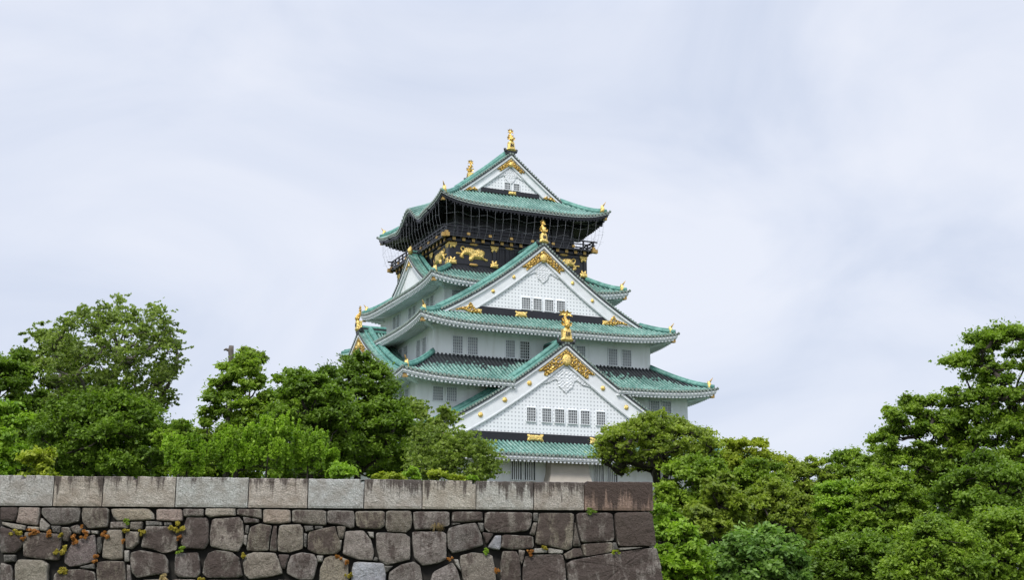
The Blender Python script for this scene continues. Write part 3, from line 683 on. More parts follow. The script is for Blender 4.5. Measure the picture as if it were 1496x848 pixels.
for x1, zt_, c, a_, notch in COP:
    x0 = x_prev + .014; x_prev = x1; xe = x1 - .014
    # outline with a shallow bolt notch cut into the top edge
    top = [(x0, zt_)]
    if notch:
        n0, n1_ = max(x0, notch - .065), min(xe, notch + .065)
        top = ([(x0, zt_), (n0, zt_), (n0, zt_ - .10), (n1_, zt_ - .10), (n1_, zt_), (xe, zt_)] if n0 > x0 + .03 and n1_ < xe - .03 else
               [(x0, zt_), (n0, zt_), (n0, zt_ - .10), (xe, zt_ - .10)] if n1_ >= xe - .03 else [(x0, zt_ - .10), (n1_, zt_ - .10), (n1_, zt_), (xe, zt_)])
    else: top = [(x0, zt_), (xe, zt_)]
    def topz(s):
        for (a, za), (b_, zb_) in zip(top[:-1], top[1:]):
            if a <= s <= b_ and b_ > a: return za + (zb_ - za) * (s - a) / (b_ - a)
        return zt_
    xs = sorted(set([round(q, 4) for q in np.linspace(x0, xe, max(4, int((xe - x0) / .07)))] + [round(p[0] + d, 4) for p in top[1:-1] for d in (-.003, .003)] + [x0, xe]))
    mb = MB(); secs = []
    for s in xs:
        s2 = min(max(s, x0), xe); t_ = topz(s2) + .010 * hnoise(s2 * 3, 3, x0) + .004 * rng.uniform(-1, 1); row = [(s2, .75, t_ - .02)]
        row.append((s2, .0, t_ - .004))
        for q in np.linspace(1, 0, 13):
            z = 2.362 + (t_ - .025 - 2.362) * q; ed = min(1, min(s2 - x0, xe - s2, z - 2.36, t_ - z) / .05 + .15)
            o_ = (.03 * ed + .009 * rng.uniform(-1, 1) * ed)
            row.append((s2, -.02 - o_, z))
        row.append((s2, .75, 2.362)); secs.append(row)
    mb.sweep(secs, 0, True, True); o = mb.build('coping_stone', M['coping'], wall); o.color = (*c, a_)
STONES = [
  [(-19.48,2.32),(-18.99,2.32),(-18.96,2.15),(-19.02,1.91),(-19.43,1.93)],
  [(-18.96,2.32),(-18.36,2.32),(-18.34,2.12),(-18.37,1.78),(-18.99,1.87),(-18.95,2.12)],
  [(-18.31,2.31),(-17.21,2.32),(-17.2,2.17),(-17.22,1.92),(-17.54,1.83),(-17.97,1.81),(-18.19,2.01),(-18.3,2.14)],
  [(-17.15,2.32),(-16.39,2.32),(-16.38,1.76),(-16.94,1.71),(-17.11,1.9),(-17.16,2.13)],
  [(-16.35,2.3),(-15.26,2.31),(-15.09,2.14),(-15.06,1.99),(-15.42,1.96),(-16.13,1.94),(-16.26,2.06)],
  [(-15.03,2.3),(-14.28,2.3),(-14.25,1.96),(-14.37,1.93),(-15.01,1.96)],
  [(-19.39,1.9),(-18.7,1.79),(-18.7,1.65),(-19.01,1.67),(-19.37,1.82)],
  [(-18.66,1.77),(-18.31,1.75),(-18.32,1.62),(-18.64,1.63)],
  [(-18.29,2.02),(-18.01,1.79),(-18.08,1.62),(-18.3,1.65),(-18.32,1.9)],
  [(-17.99,1.79),(-17.72,1.78),(-17.71,1.56),(-17.92,1.6)],
  [(-17.69,1.75),(-17.49,1.75),(-17.39,1.58),(-17.49,1.34),(-17.62,1.36),(-17.68,1.56)],
  [(-17.46,1.75),(-17.25,1.83),(-17.08,1.66),(-17.16,1.55),(-17.35,1.58)],
  [(-19.42,1.77),(-19.08,1.67),(-18.76,1.52),(-18.7,1.3),(-18.78,1.15),(-18.94,1.0),(-19.33,1.0)],
  [(-18.71,1.6),(-18.31,1.59),(-17.77,1.56),(-17.65,1.42),(-17.66,1.01),(-17.69,0.79),(-18.13,0.82),(-18.69,0.9),(-18.72,1.3)],
  [(-17.53,0.97),(-17.34,1.31),(-17.03,1.46),(-16.74,1.55),(-16.64,1.16),(-16.62,0.79),(-16.99,0.66),(-17.35,0.61),(-17.52,0.72)],
  [(-17.08,1.66),(-16.88,1.67),(-16.87,1.57),(-17.0,1.53),(-17.08,1.57)],
  [(-16.86,1.66),(-16.64,1.65),(-16.65,1.55),(-16.82,1.57)],
  [(-16.66,1.46),(-16.54,1.48),(-16.49,1.16),(-16.55,0.98),(-16.61,1.01)],
  [(-16.37,1.68),(-15.97,1.69),(-15.9,1.31),(-15.88,0.84),(-16.21,0.81),(-16.47,0.87),(-16.47,1.31)],
  [(-15.87,1.65),(-15.48,1.63),(-15.46,1.31),(-15.65,1.12),(-15.83,1.15)],
  [(-15.29,1.8),(-14.55,1.79),(-14.37,1.47),(-14.35,1.1),(-14.72,1.0),(-15.09,1.13),(-15.39,1.18),(-15.36,1.54)],
  [(-15.32,1.95),(-14.84,1.92),(-14.83,1.81),(-15.29,1.8)],
  [(-14.79,1.91),(-14.56,1.91),(-14.55,1.81),(-14.77,1.81)],
  [(-15.76,1.91),(-15.39,1.93),(-15.4,1.71),(-15.5,1.66),(-15.76,1.69)],
  [(-16.33,1.91),(-15.78,1.93),(-15.79,1.72),(-16.32,1.72)],
  [(-19.24,0.95),(-18.9,0.95),(-18.89,0.75),(-19.2,0.74)],
  [(-19.3,0.73),(-19.01,0.66),(-18.92,0.46),(-18.88,-0.05),(-19.22,-0.05)],
  [(-18.81,0.82),(-18.13,0.81),(-17.95,0.68),(-17.96,0.42),(-17.9,-0.05),(-18.81,-0.05),(-18.9,0.66)],
  [(-17.77,0.42),(-17.49,0.53),(-16.98,0.55),(-16.63,0.46),(-16.53,-0.05),(-17.79,-0.05)],
  [(-17.1,0.61),(-16.69,0.71),(-16.64,0.55),(-16.98,0.56)],
  [(-16.6,0.74),(-16.31,0.79),(-15.84,0.77),(-15.76,0.43),(-15.7,-0.05),(-16.5,-0.05),(-16.6,0.5)],
  [(-15.86,1.09),(-15.72,1.09),(-15.69,0.76),(-15.82,0.76)],
  [(-15.76,0.68),(-15.65,0.66),(-15.54,-0.05),(-15.68,-0.05)],
  [(-15.67,1.02),(-15.42,1.1),(-14.71,0.98),(-14.59,0.8),(-14.55,0.43),(-14.93,0.39),(-15.43,0.29),(-15.59,0.43),(-15.67,0.79)],
  [(-15.3,0.24),(-14.55,0.28),(-14.46,-0.05),(-15.41,-0.05)],
  [(-14.26,2.31),(-13.65,2.31),(-13.65,2.09),(-14.23,2.08)],
  [(-13.61,2.33),(-12.72,2.34),(-12.71,2.12),(-13.18,2.1),(-13.47,2.06),(-13.61,2.14)],
  [(-12.68,2.32),(-11.96,2.32),(-11.94,2.03),(-12.19,2.07),(-12.54,2.12),(-12.68,2.16)],
  [(-12.51,2.09),(-12.02,2.01),(-12.03,1.92),(-12.45,1.89)],
  [(-11.92,2.32),(-11.11,2.31),(-11.08,1.94),(-11.46,1.88),(-11.9,1.91)],
  [(-11.06,2.31),(-10.04,2.3),(-10.02,1.85),(-10.55,1.87),(-11.05,1.94)],
  [(-14.13,2.06),(-13.55,2.05),(-13.49,1.93),(-13.45,1.32),(-13.57,1.13),(-14.16,1.15),(-14.27,1.32),(-14.21,1.81)],
  [(-13.4,2.02),(-12.61,2.08),(-12.49,1.93),(-12.41,1.4),(-12.59,1.05),(-12.97,1.1),(-13.4,1.21),(-13.44,1.55)],
  [(-12.41,1.84),(-12.31,1.84),(-12.32,1.57),(-12.41,1.59)],
  [(-12.45,1.55),(-12.34,1.56),(-12.36,1.22),(-12.45,1.29)],
  [(-12.27,1.78),(-11.99,1.89),(-11.63,1.83),(-11.69,1.41),(-11.7,1.1),(-12.1,1.07),(-12.35,1.11),(-12.32,1.52)],
  [(-11.59,1.83),(-11.49,1.83),(-11.46,1.07),(-11.67,1.09),(-11.65,1.44)],
  [(-11.42,1.85),(-10.81,1.88),(-10.71,1.75),(-10.69,1.34),(-10.71,1.15),(-11.12,1.03),(-11.43,1.07),(-11.46,1.41)],
  [(-10.7,1.83),(-10.42,1.83),(-10.41,1.7),(-10.63,1.65)],
  [(-10.37,1.83),(-10.12,1.83),(-10.13,1.74),(-10.37,1.74)],
  [(-10.69,1.62),(-10.59,1.6),(-10.6,1.18),(-10.67,1.22)],
  [(-10.57,1.56),(-10.52,1.66),(-10.05,1.78),(-9.76,1.83),(-9.69,1.57),(-9.57,1.34),(-9.59,1.11),(-9.72,1.0),(-10.21,0.98),(-10.56,1.11)],
  [(-14.38,1.0),(-13.75,1.04),(-13.68,0.8),(-13.64,0.43),(-13.74,0.3),(-14.26,0.32),(-14.38,0.43),(-14.4,0.8)],
  [(-13.45,1.02),(-13.23,1.11),(-12.78,1.06),(-12.54,0.88),(-12.47,0.58),(-12.42,0.36),(-12.59,0.29),(-13.44,0.3),(-13.58,0.43),(-13.56,0.76)],
  [(-12.33,0.99),(-12.1,1.06),(-11.5,1.03),(-11.38,0.81),(-11.25,0.43),(-11.58,0.34),(-12.21,0.26),(-12.37,0.39),(-12.43,0.73)],
  [(-11.42,0.99),(-11.08,0.98),(-11.2,0.56),(-11.29,0.58)],
  [(-11.04,0.96),(-10.74,1.05),(-10.36,1.0),(-10.24,0.81),(-10.31,0.43),(-10.37,0.25),(-10.79,0.25),(-11.15,0.43),(-11.13,0.73)],
  [(-10.29,0.96),(-10.08,0.96),(-10.11,0.77),(-10.24,0.77)],
  [(-10.05,0.88),(-9.9,0.95),(-9.64,0.95),(-9.35,0.84),(-9.31,-0.05),(-10.18,-0.05),(-10.18,0.55)],
  [(-13.44,0.25),(-12.44,0.25),(-12.42,-0.05),(-13.46,-0.05)],
  [(-11.43,0.25),(-10.79,0.23),(-10.78,-0.05),(-11.49,-0.05)],
  [(-14.44,0.27),(-13.74,0.26),(-13.72,-0.05),(-14.41,-0.05)],
  [(-10.02,2.3),(-9.24,2.29),(-9.19,2.15),(-9.19,1.8),(-9.31,1.76),(-9.58,1.86),(-10.0,1.91)],
  [(-9.19,2.28),(-8.28,2.29),(-8.28,1.85),(-8.42,1.75),(-9.0,1.76),(-9.14,1.84)],
  [(-8.25,2.3),(-7.49,2.3),(-7.45,1.97),(-7.49,1.77),(-7.64,1.64),(-8.19,1.67),(-8.26,1.81)],
  [(-7.43,2.28),(-6.32,2.29),(-6.32,1.86),(-6.86,1.76),(-7.37,1.72),(-7.42,1.97)],
  [(-6.24,2.29),(-5.31,2.29),(-5.3,2.02),(-5.84,1.97),(-6.25,1.97)],
  [(-9.73,1.83),(-9.44,1.83),(-9.51,1.46),(-9.64,1.45)],
  [(-9.46,1.68),(-8.92,1.71),(-8.68,1.42),(-8.58,1.04),(-8.63,0.81),(-9.09,0.85),(-9.52,1.0),(-9.49,1.34)],
  [(-8.8,1.67),(-8.61,1.66),(-8.6,1.47),(-8.72,1.5)],
  [(-8.55,1.65),(-7.68,1.62),(-7.51,1.5),(-7.5,0.85),(-7.86,0.76),(-8.21,0.67),(-8.42,0.81),(-8.52,1.19)],
  [(-7.45,1.68),(-6.42,1.68),(-6.41,0.86),(-6.66,0.74),(-7.13,0.66),(-7.38,0.89),(-7.44,1.35)],
  [(-6.35,1.78),(-6.08,1.88),(-5.51,1.96),(-5.35,1.59),(-5.29,1.28),(-5.69,1.15),(-6.23,1.03),(-6.37,1.2),(-6.39,1.59)],
  [(-6.25,1.95),(-5.96,1.94),(-6.23,1.87)],
  [(-5.47,1.96),(-5.28,1.95),(-5.29,1.69),(-5.37,1.69)],
  [(-5.33,1.67),(-4.97,1.63),(-5.19,1.3)],
  [(-4.93,1.57),(-4.74,1.58),(-4.76,1.21),(-4.82,1.13),(-5.17,1.21)],
  [(-9.19,0.75),(-9.05,0.78),(-8.28,0.74),(-8.22,0.44),(-8.23,-0.05),(-9.24,-0.05),(-9.24,0.51)],
  [(-8.13,0.47),(-7.78,0.7),(-7.4,0.79),(-7.2,0.66),(-7.08,-0.05),(-8.16,-0.05)],
  [(-6.81,0.48),(-6.23,0.77),(-6.08,0.55),(-5.92,-0.05),(-6.97,-0.05)],
  [(-6.19,0.86),(-6.06,0.86),(-5.96,0.48),(-6.14,0.7)],
  [(-6.0,0.97),(-5.61,1.07),(-5.02,0.99),(-4.94,0.59),(-4.89,-0.05),(-5.84,-0.05),(-6.0,0.67)],
  [(-8.56,0.93),(-8.46,0.89),(-8.48,0.79),(-8.61,0.81)],
  [(-9.66,1.42),(-9.55,1.42),(-9.58,1.15),(-9.67,1.04)],
  [(-8.28,0.66),(-8.01,0.66),(-8.18,0.47),(-8.24,0.47)],
  [(-5.24,2.29),(-3.77,2.28),(-3.81,1.91),(-3.91,1.72),(-4.53,1.65),(-5.12,1.67),(-5.25,1.79)],
  [(-4.71,1.61),(-3.76,1.56),(-3.74,1.29),(-3.78,1.19),(-4.42,1.15),(-4.77,1.21)],
  [(-3.74,2.27),(-3.59,2.27),(-3.61,1.99),(-3.74,2.01)],
  [(-3.74,1.98),(-3.62,1.97),(-3.72,1.57),(-3.87,1.62)],
  [(-3.56,2.27),(-2.47,2.27),(-2.51,1.76),(-2.57,1.22),(-2.71,1.13),(-3.14,1.23),(-3.68,1.33),(-3.68,1.6),(-3.61,1.99)],
  [(-2.45,2.02),(-2.3,1.26),(-2.54,1.25),(-2.49,1.68)],
  [(-2.41,2.28),(-1.26,2.29),(-1.23,1.53),(-1.29,1.42),(-2.26,1.37),(-2.34,1.69)],
  [(-1.2,2.3),(-0.01,2.33),(0.08,1.29),(-0.41,1.27),(-1.11,1.26),(-1.18,1.69)],
  [(-4.71,1.11),(-4.3,1.11),(-4.2,0.98),(-4.17,0.67),(-4.16,-0.05),(-4.79,-0.05),(-4.76,0.75)],
  [(-4.22,1.16),(-4.02,1.13),(-4.07,0.82),(-4.13,0.71),(-4.18,0.82)],
  [(-3.74,1.19),(-3.32,1.21),(-3.34,1.06),(-3.75,1.05)],
  [(-3.3,1.21),(-2.84,1.14),(-2.85,1.04),(-3.3,1.04)],
  [(-2.83,1.02),(-2.51,1.2),(-2.29,1.2),(-2.22,0.97),(-2.55,0.91),(-2.76,0.86)],
  [(-4.02,0.94),(-3.71,1.0),(-2.87,1.02),(-2.8,0.75),(-2.76,-0.05),(-4.1,-0.05),(-4.09,0.63)],
  [(-2.25,1.33),(-1.29,1.39),(-1.3,1.1),(-1.63,1.04),(-2.19,0.95)],
  [(-1.29,1.38),(-1.19,1.38),(-1.14,1.18),(-1.28,1.14)],
  [(-1.1,1.22),(-0.3,1.24),(-0.69,1.18),(-1.06,1.14)],
  [(-2.74,0.81),(-1.43,1.05),(0.08,1.24),(0.18,0.76),(0.27,-0.05),(-2.66,-0.05)],]

def chaikin(P, k=2, w_=.22):
    for _ in range(k):
        Q = []
        for i in range(len(P)):
            a, b_ = P[i], P[(i + 1) % len(P)]
            Q += [(a[0] * (1 - w_) + b_[0] * w_, a[1] * (1 - w_) + b_[1] * w_), (a[0] * w_ + b_[0] * (1 - w_), a[1] * w_ + b_[1] * (1 - w_))]
        P = Q
    return P
def bat(z): return -.10 * max(0, 2.35 - z)
def stone(mb, P, bulge, seed):
    A = np.array(P); lo, hi = A.min(0), A.max(0); size = min(hi - lo)
    P = chaikin(P, 2, .085 if size > .3 else .07); c = np.mean(P, 0)
    # denser outline
    Q = []
    for i in range(len(P)):
        a = np.array(P[i]); b_ = np.array(P[(i + 1) % len(P)]); k = max(1, int(np.linalg.norm(b_ - a) / .06))
        Q += [a + (b_ - a) * j / k for j in range(k)]
    Q = np.array(Q); n = len(Q); base = len(mb.v)
    bulge = min(bulge, size * .2); mrg = min(.3, .022 / max(size, .05)); tx_, ty_ = math.sin(seed * 5.1) * .05, math.cos(seed * 3.3) * .06
    EDG = [0, .6, 1, .9, .35]
    rings = [(1.0, -.34), (1.0, -.05), (1 - mrg * .4, -.01), (1 - mrg, .015), (1 - mrg * 2.2, bulge * .6), (.78, bulge * .85), (.6, bulge), (.4, bulge * 1.05), (.2, bulge * 1.05)]
    rings = [r_ for i, r_ in enumerate(rings) if i < 5 or r_[0] < 1 - mrg * 2.4]
    vs = []
    for k, o_ in rings:
        for p in Q:
            q = c + (p - c) * k; j = (tx_ * (q[0] - c[0]) + ty_ * (q[1] - c[1])) / max(size, .2) * .5 + .03 * hnoise(q[0] * 3, q[1] * 3, seed) + .012 * hnoise(q[0] * 17, q[1] * 17, seed); j = j * (1 if k < .97 else .3) * min(1, size * 1.6)
            e_ = .012 * hnoise(p[0] * 9, p[1] * 9, seed); q = q + (p - c) * e_ * (1 if k > .9 else 0)
            vs.append((q[0], bat(q[1]) - o_ - j, q[1]))
    vs.append((c[0], bat(c[1]) - bulge * 1.05, c[1])); m_ = len(rings)
    fs = [(i * n + j, i * n + (j + 1) % n, (i + 1) * n + (j + 1) % n, (i + 1) * n + j) for i in range(m_ - 1) for j in range(n)]
    fs += [((m_ - 1) * n + j, (m_ - 1) * n + (j + 1) % n, m_ * n) for j in range(n)]
    tn = []
    for i in range(m_): tn += [(EDG[i] if i < 5 else 0.02)] * n
    mb.add(vs, fs, 0, tn + [0.02])
TINT = {1: (.32, .26, .23), 4: (.30, .26, .20), 5: (.34, .27, .24), 6: (.30, .28, .24), 7: (.40, .36, .29), 8: (.36, .34, .31), 14: (.19, .155, .155), 36: (.34, .31, .26), 39: (.34, .28, .23), 28 - 1: (.30, .28, .23),
        77 - 1: (.36, .38, .43)}
PALE = (.36, .34, .30)
for i, P in enumerate(STONES):
    A = np.array(P); size = (A.max(0) - A.min(0)); ar = size[0] * size[1]; r0 = rng.random()
    if i in TINT: c = TINT[i]; a_ = .34
    elif ar < .09: g = rng.choice([.08, .30, .34, .12]); c = (g, g * .97, g * .9); a_ = .25
    else:
        g = rng.uniform(.13, .25); wv = rng.uniform(.74, .96); c = (g * 1.06, g * (.89 + .06 * wv), g * wv * .95); a_ = rng.uniform(.46, .72)
    if i >= 85 and ar > .3: a_ = .8 if P[0][0] > -2 else .66
    if len(P) and P[0][0] < -9 and P[0][0] > -10.8 and P[0][1] < .8 and ar > .4: c = (.36, .38, .43); a_ = .22
    mb = MB(); c0 = A.mean(0); stone(mb, [tuple(c0 + (np.array(p) - c0) * 1.0) for p in P], .05 if i < 95 else .02, i * 1.7)
    o = mb.build('wall_stone', M['boulder'], wall, True); o.color = (*c, a_)
# courses that carry the wall on below and beside the ones in view
def courses(name, s0, s1, z_hi, z_lo, fn, rows, seed):
    r_ = random.Random(seed); mb = MB(); z = z_hi
    while z > z_lo + .1:
        h = r_.uniform(.42, .62); zn = max(z_lo, z - h); s = s0
        while s < s1 - .1:
            w_ = r_.uniform(.5, .95); se = s + w_ if s + w_ < s1 - .3 else s1
            j = lambda: r_.uniform(-.05, .05)
            P = [(s + .02 + j() * .4, zn + .02 + j()), (se - .02, zn + .02 + j()), (se - .02 + j() * .4, z - .02), (s + .02, z - .02)]
            k = len(mb.v); stone(mb, P, .08, r_.random() * 50)
            if fn: mb.v[k:] = [fn(*v) for v in mb.v[k:]]
            s = se
        z = zn
    o = mb.build(name, M['boulder'], wall, True); o.color = (.2, .185, .17, .5); return o
courses('lower_courses', -21, .2, -.12, -EYE, None, 0, 3)
courses('side_courses', -34, -20.4, 2.33, -EYE, None, 0, 4)
courses('return_courses', 0.75, 14, 3.2, -EYE, lambda a, b_, c: (.0 + (-b_) * 1.0 - .02 - 0.0 + .05, a, c), 0, 6)
mb = MB()
secs = [[(s, .75, 3.0), (s, .22, 2.33), (s, .22 + bat(-EYE), -EYE), (s, 2.0, -EYE)] for s in (-34, -.1)]
mb.sweep(secs, 0, True, True); o = mb.build('wall_core', simple('dark_joint_earth', (.018, .016, .013), .95, var=.4, scale=5), wall)
mb = MB(); mb.box((-28.2, .36, 2.8), (5.6, .38, .44)); o = mb.build('far_coping', M['coping'], wall); o.color = (.4, .36, .32, .45)

# ------------------------------------------------------------------ foliage
def leafmat(name, dark, light, odd=None, trans=.40):
    m = bpy.data.materials.new(name); m.use_nodes = True; t = m.node_tree; b = t.nodes['Principled BSDF']; out = t.nodes['Material Output']
    a = t.nodes.new('ShaderNodeAttribute'); a.attribute_name = 'tint'
    st_ = [(0.0, dark), (0.85, light)] + ([(1.0, odd)] if odd else [])
    c = ramp(t, a.outputs['Fac'], st_)
    t.links.new(c, b.inputs['Base Color']); b.inputs['Roughness'].default_value = .5; b.inputs['Specular IOR Level'].default_value = .3
    tr = t.nodes.new('ShaderNodeBsdfTranslucent'); t.links.new(mix(t, 1.0, c, (1.25, 1.4, .7), 'MULTIPLY'), tr.inputs[0])
    ms = t.nodes.new('ShaderNodeMixShader'); ms.inputs[0].default_value = trans
    t.links.new(b.outputs[0], ms.inputs[1]); t.links.new(tr.outputs[0], ms.inputs[2]); t.links.new(ms.outputs[0], out.inputs[0]); return m
LM = {
 'deep': leafmat('deep_green_leaves', (0.070, 0.126, 0.014), (0.222, 0.341, 0.036)),
 'mid': leafmat('mid_green_leaves', (0.099, 0.173, 0.018), (0.310, 0.430, 0.046)),
 'olive': leafmat('olive_leaves', (0.123, 0.179, 0.024), (0.351, 0.430, 0.055), (0.491, 0.420, 0.070)),
 'bright': leafmat('bright_spring_leaves', (0.117, 0.221, 0.018), (0.328, 0.483, 0.045)),
 'lime': leafmat('lime_leaves', (0.199, 0.263, 0.020), (0.421, 0.462, 0.050)),
 'grey': leafmat('grey_green_leaves', (0.111, 0.163, 0.034), (0.304, 0.389, 0.085)),
 'blue': leafmat('blue_green_leaves', (0.076, 0.158, 0.030), (0.292, 0.441, 0.100)),
 'wisp': leafmat('wispy_leaves', (0.117, 0.173, 0.030), (0.304, 0.389, 0.070)),
 'orange': leafmat('orange_sedum', (.27, .09, .02), (.52, .25, .06)),
 'yellow': leafmat('yellow_sedum', (.25, .20, .02), (.52, .43, .07)),
 'straw': leafmat('dry_grass', (.36, .27, .13), (.58, .46, .26)),
}
BARK = simple('bark', (.045, .036, .028), .95, var=.4, scale=6); BARKG = simple('grey_bark', (.12, .105, .09), .95, var=.3, scale=6)
nr = np.random.default_rng(11)
def leaves(name, P, Nn, size, tint, mat, parent, aspect=1.8, jit=.7):
    """one small folded rhombus per point: P points, Nn preferred normals"""
    n = len(P); nrm = Nn + nr.normal(0, jit, (n, 3)); nrm /= np.linalg.norm(nrm, axis=1)[:, None] + 1e-9
    a = nr.normal(0, 1, (n, 3)); a -= (a * nrm).sum(1)[:, None] * nrm; a /= np.linalg.norm(a, axis=1)[:, None] + 1e-9
    b_ = np.cross(nrm, a); s = (size * nr.uniform(.6, 1.35, n))[:, None]
    V = np.stack([P - a * s * aspect * .5, P + b_ * s * .5 + nrm * s * .12, P + a * s * aspect * .5, P - b_ * s * .5 + nrm * s * .12], 1).reshape(-1, 3)
    me = bpy.data.meshes.new(name); me.vertices.add(4 * n); me.vertices.foreach_set('co', V.astype('f').ravel())
    me.loops.add(4 * n); me.loops.foreach_set('vertex_index', np.arange(4 * n, dtype='i')); me.polygons.add(n)
    me.polygons.foreach_set('loop_start', np.arange(0, 4 * n, 4, dtype='i')); me.polygons.foreach_set('loop_total', np.full(n, 4, 'i'))
    at = me.attributes.new('tint', 'FLOAT', 'POINT'); at.data.foreach_set('value', np.repeat(tint, 4).astype('f'))
    me.materials.append(mat); me.update(calc_edges=True); o = bpy.data.objects.new(name, me); col.objects.link(o)
    if parent: o.parent = parent
    return o
def at(U, V, d):     # the point at picture position (U, V) of the 1496 x 848 photograph, d metres along the ground
    a, b_ = (U - 748) / F_PX, (424 - V) / F_PX; c, s = math.cos(PITCH), math.sin(PITCH); y = c - b_ * s; k = d / y
    return np.array((a * k, d, EYE + (s + b_ * c) * k))
ZT = EYE + 2.95
def tree(name, label, cat, u0, u1, v0, v1, d, z0, mat, npad=40, pr=.22, nleaf=26000, ls=.17, style='pad', seed=1, trunk=.3, bark=BARK, fill=.35, flat=.75, gapy=0.0, group='trees around the keep', lean=0.0, lift=.0, depth=.8, topw=.85, low=4, wood=1.0):
    rs = np.random.default_rng(seed)
    a, b_ = at(u0, (v0 + v1) / 2, d), at(u1, (v0 + v1) / 2, d); ctop = at((u0 + u1) / 2, v0, d)[2]; cbot = at((u0 + u1) / 2, v1, d)[2]
    cx, rx = (a[0] + b_[0]) / 2, (b_[0] - a[0]) / 2; cz, rz = (ctop + cbot) / 2, (ctop - cbot) / 2; ry = rx * depth
    big = rx > 2.0
    if big: npad = int(npad * 1.5); pr *= .92; nleaf = int(nleaf * 1.75); ls *= .74; fill = max(fill, .38)
    root = tag(empty(name, (cx + lean * rx, d, z0)), label, cat, group)
    C0 = np.array((-lean * rx, 0, cz - z0)); Rv = np.array((rx, ry, rz))
    # clumps of twigs, mostly towards the outside of an uneven envelope
    pads = []; tries = 0
    while len(pads) < npad and tries < npad * 60:
        tries += 1; v = rs.normal(0, 1, 3); v /= np.linalg.norm(v)
        outer = big and tries <= int(npad * .8)
        if outer:      # evenly spread directions give the crown a full outline
            zf = 1 - 1.7 * (tries - .5) / (npad * .8); af = tries * 2.39996 + seed; v = np.array((math.cos(af) * math.sqrt(max(0, 1 - zf * zf)), math.sin(af) * math.sqrt(max(0, 1 - zf * zf)), zf)) + rs.normal(0, .07, 3)
        if v[2] < -.85 + lift: continue
        v = v / (np.abs(v) ** 2.3).sum() ** (1 / 2.3)
        k = rs.uniform(.76, .93) if outer else rs.uniform(.1, .62) if rs.random() < fill + .2 else rs.uniform(.66, .90)
        env = 1 + .13 * math.sin(3 * math.atan2(v[1], v[0]) + seed) + .10 * math.sin(5 * v[2] + seed * 2.1); env = min(env, 1.06)
        wd = 1 - (1 - topw) * max(0, v[2]) ** 1.5
        p = C0 + Rv * v * k * env * np.array((wd, wd, 1)); r_ = rx * pr * rs.uniform(.65, 1.3)
        if any(np.linalg.norm((p - q) / (1, 1, .6)) < (r_ + s_) * .42 for q, s_ in pads): 
            if rs.random() < .75 and not outer: continue
        pads.append((p, r_))
    # wood
    wb = MB(); hgt = C0[2]; tr_top = C0 + (0, 0, rz * .25); T = []
    for q in np.linspace(0, 1, 9): T.append(np.array((0, 0, 0)) * (1 - q) + tr_top * q + np.array((math.sin(q * 4 + seed) * .12 * rx, math.cos(q * 3 + seed) * .1 * rx, 0)) * q * (1.3 - q))
    wb.tube(T, list(np.linspace(trunk, trunk * .3, 9)), 8)
    # limbs: every clump hangs on the nearest wood that is lower and nearer the trunk
    nodes = [(T[i], -1) for i in range(low, 9)]; par = {}
    order = sorted(range(len(pads)), key=lambda i: np.linalg.norm((pads[i][0] - T[6]) / (1, 1, .8)))
    loc = {}
    for i in order:
        p = pads[i][0]; best = None
        for j, (q, own) in enumerate(nodes):
            dd = p - q; c_ = np.linalg.norm(dd) + 1.6 * max(0, -dd[2] + .2 * np.hypot(dd[0], dd[1])) + (.0 if own < 0 else .25 * rx)
            if best is None or c_ < best[0]: best = (c_, j)
        par[i] = best[1]; loc[i] = len(nodes); nodes.append((p - (0, 0, pads[i][1] * flat * .35), i))
    cnt = {i: 1 for i in order}
    for i in reversed(order):
        own = nodes[par[i]][1]
        if own >= 0: cnt[own] += cnt[i]
    for i in order:
        a_, own = nodes[par[i]]; p = nodes[loc[i]][0]; w0 = min(trunk * .5, wood * trunk * .13 * cnt[i] ** .55 + .012); L_ = np.linalg.norm(p - a_)
        mid = a_ * .5 + p * .5 + rs.normal(0, .10, 3) * L_ + (0, 0, -.06 * L_)
        wb.tube([a_, a_ * .7 + mid * .3, mid, mid * .5 + p * .5 + rs.normal(0, .05, 3) * L_, p], [w0, w0 * .9, w0 * .75, w0 * .6, w0 * .4], 5)
        for _ in range(4):
            e_ = p + rs.normal(0, 1, 3) * (pads[i][1] * .6, pads[i][1] * .6, pads[i][1] * flat * .6); wb.tube([p, (p + e_) / 2 + rs.normal(0, .08 * pads[i][1], 3), e_], [w0 * .35, w0 * .22, w0 * .08], 3)
    wb.build('trunk', bark, root, True)
    # leaves
    W = np.array([r_ ** 2 for _, r_ in pads]); W = W / W.sum(); PP, NN, TT_ = [], [], []
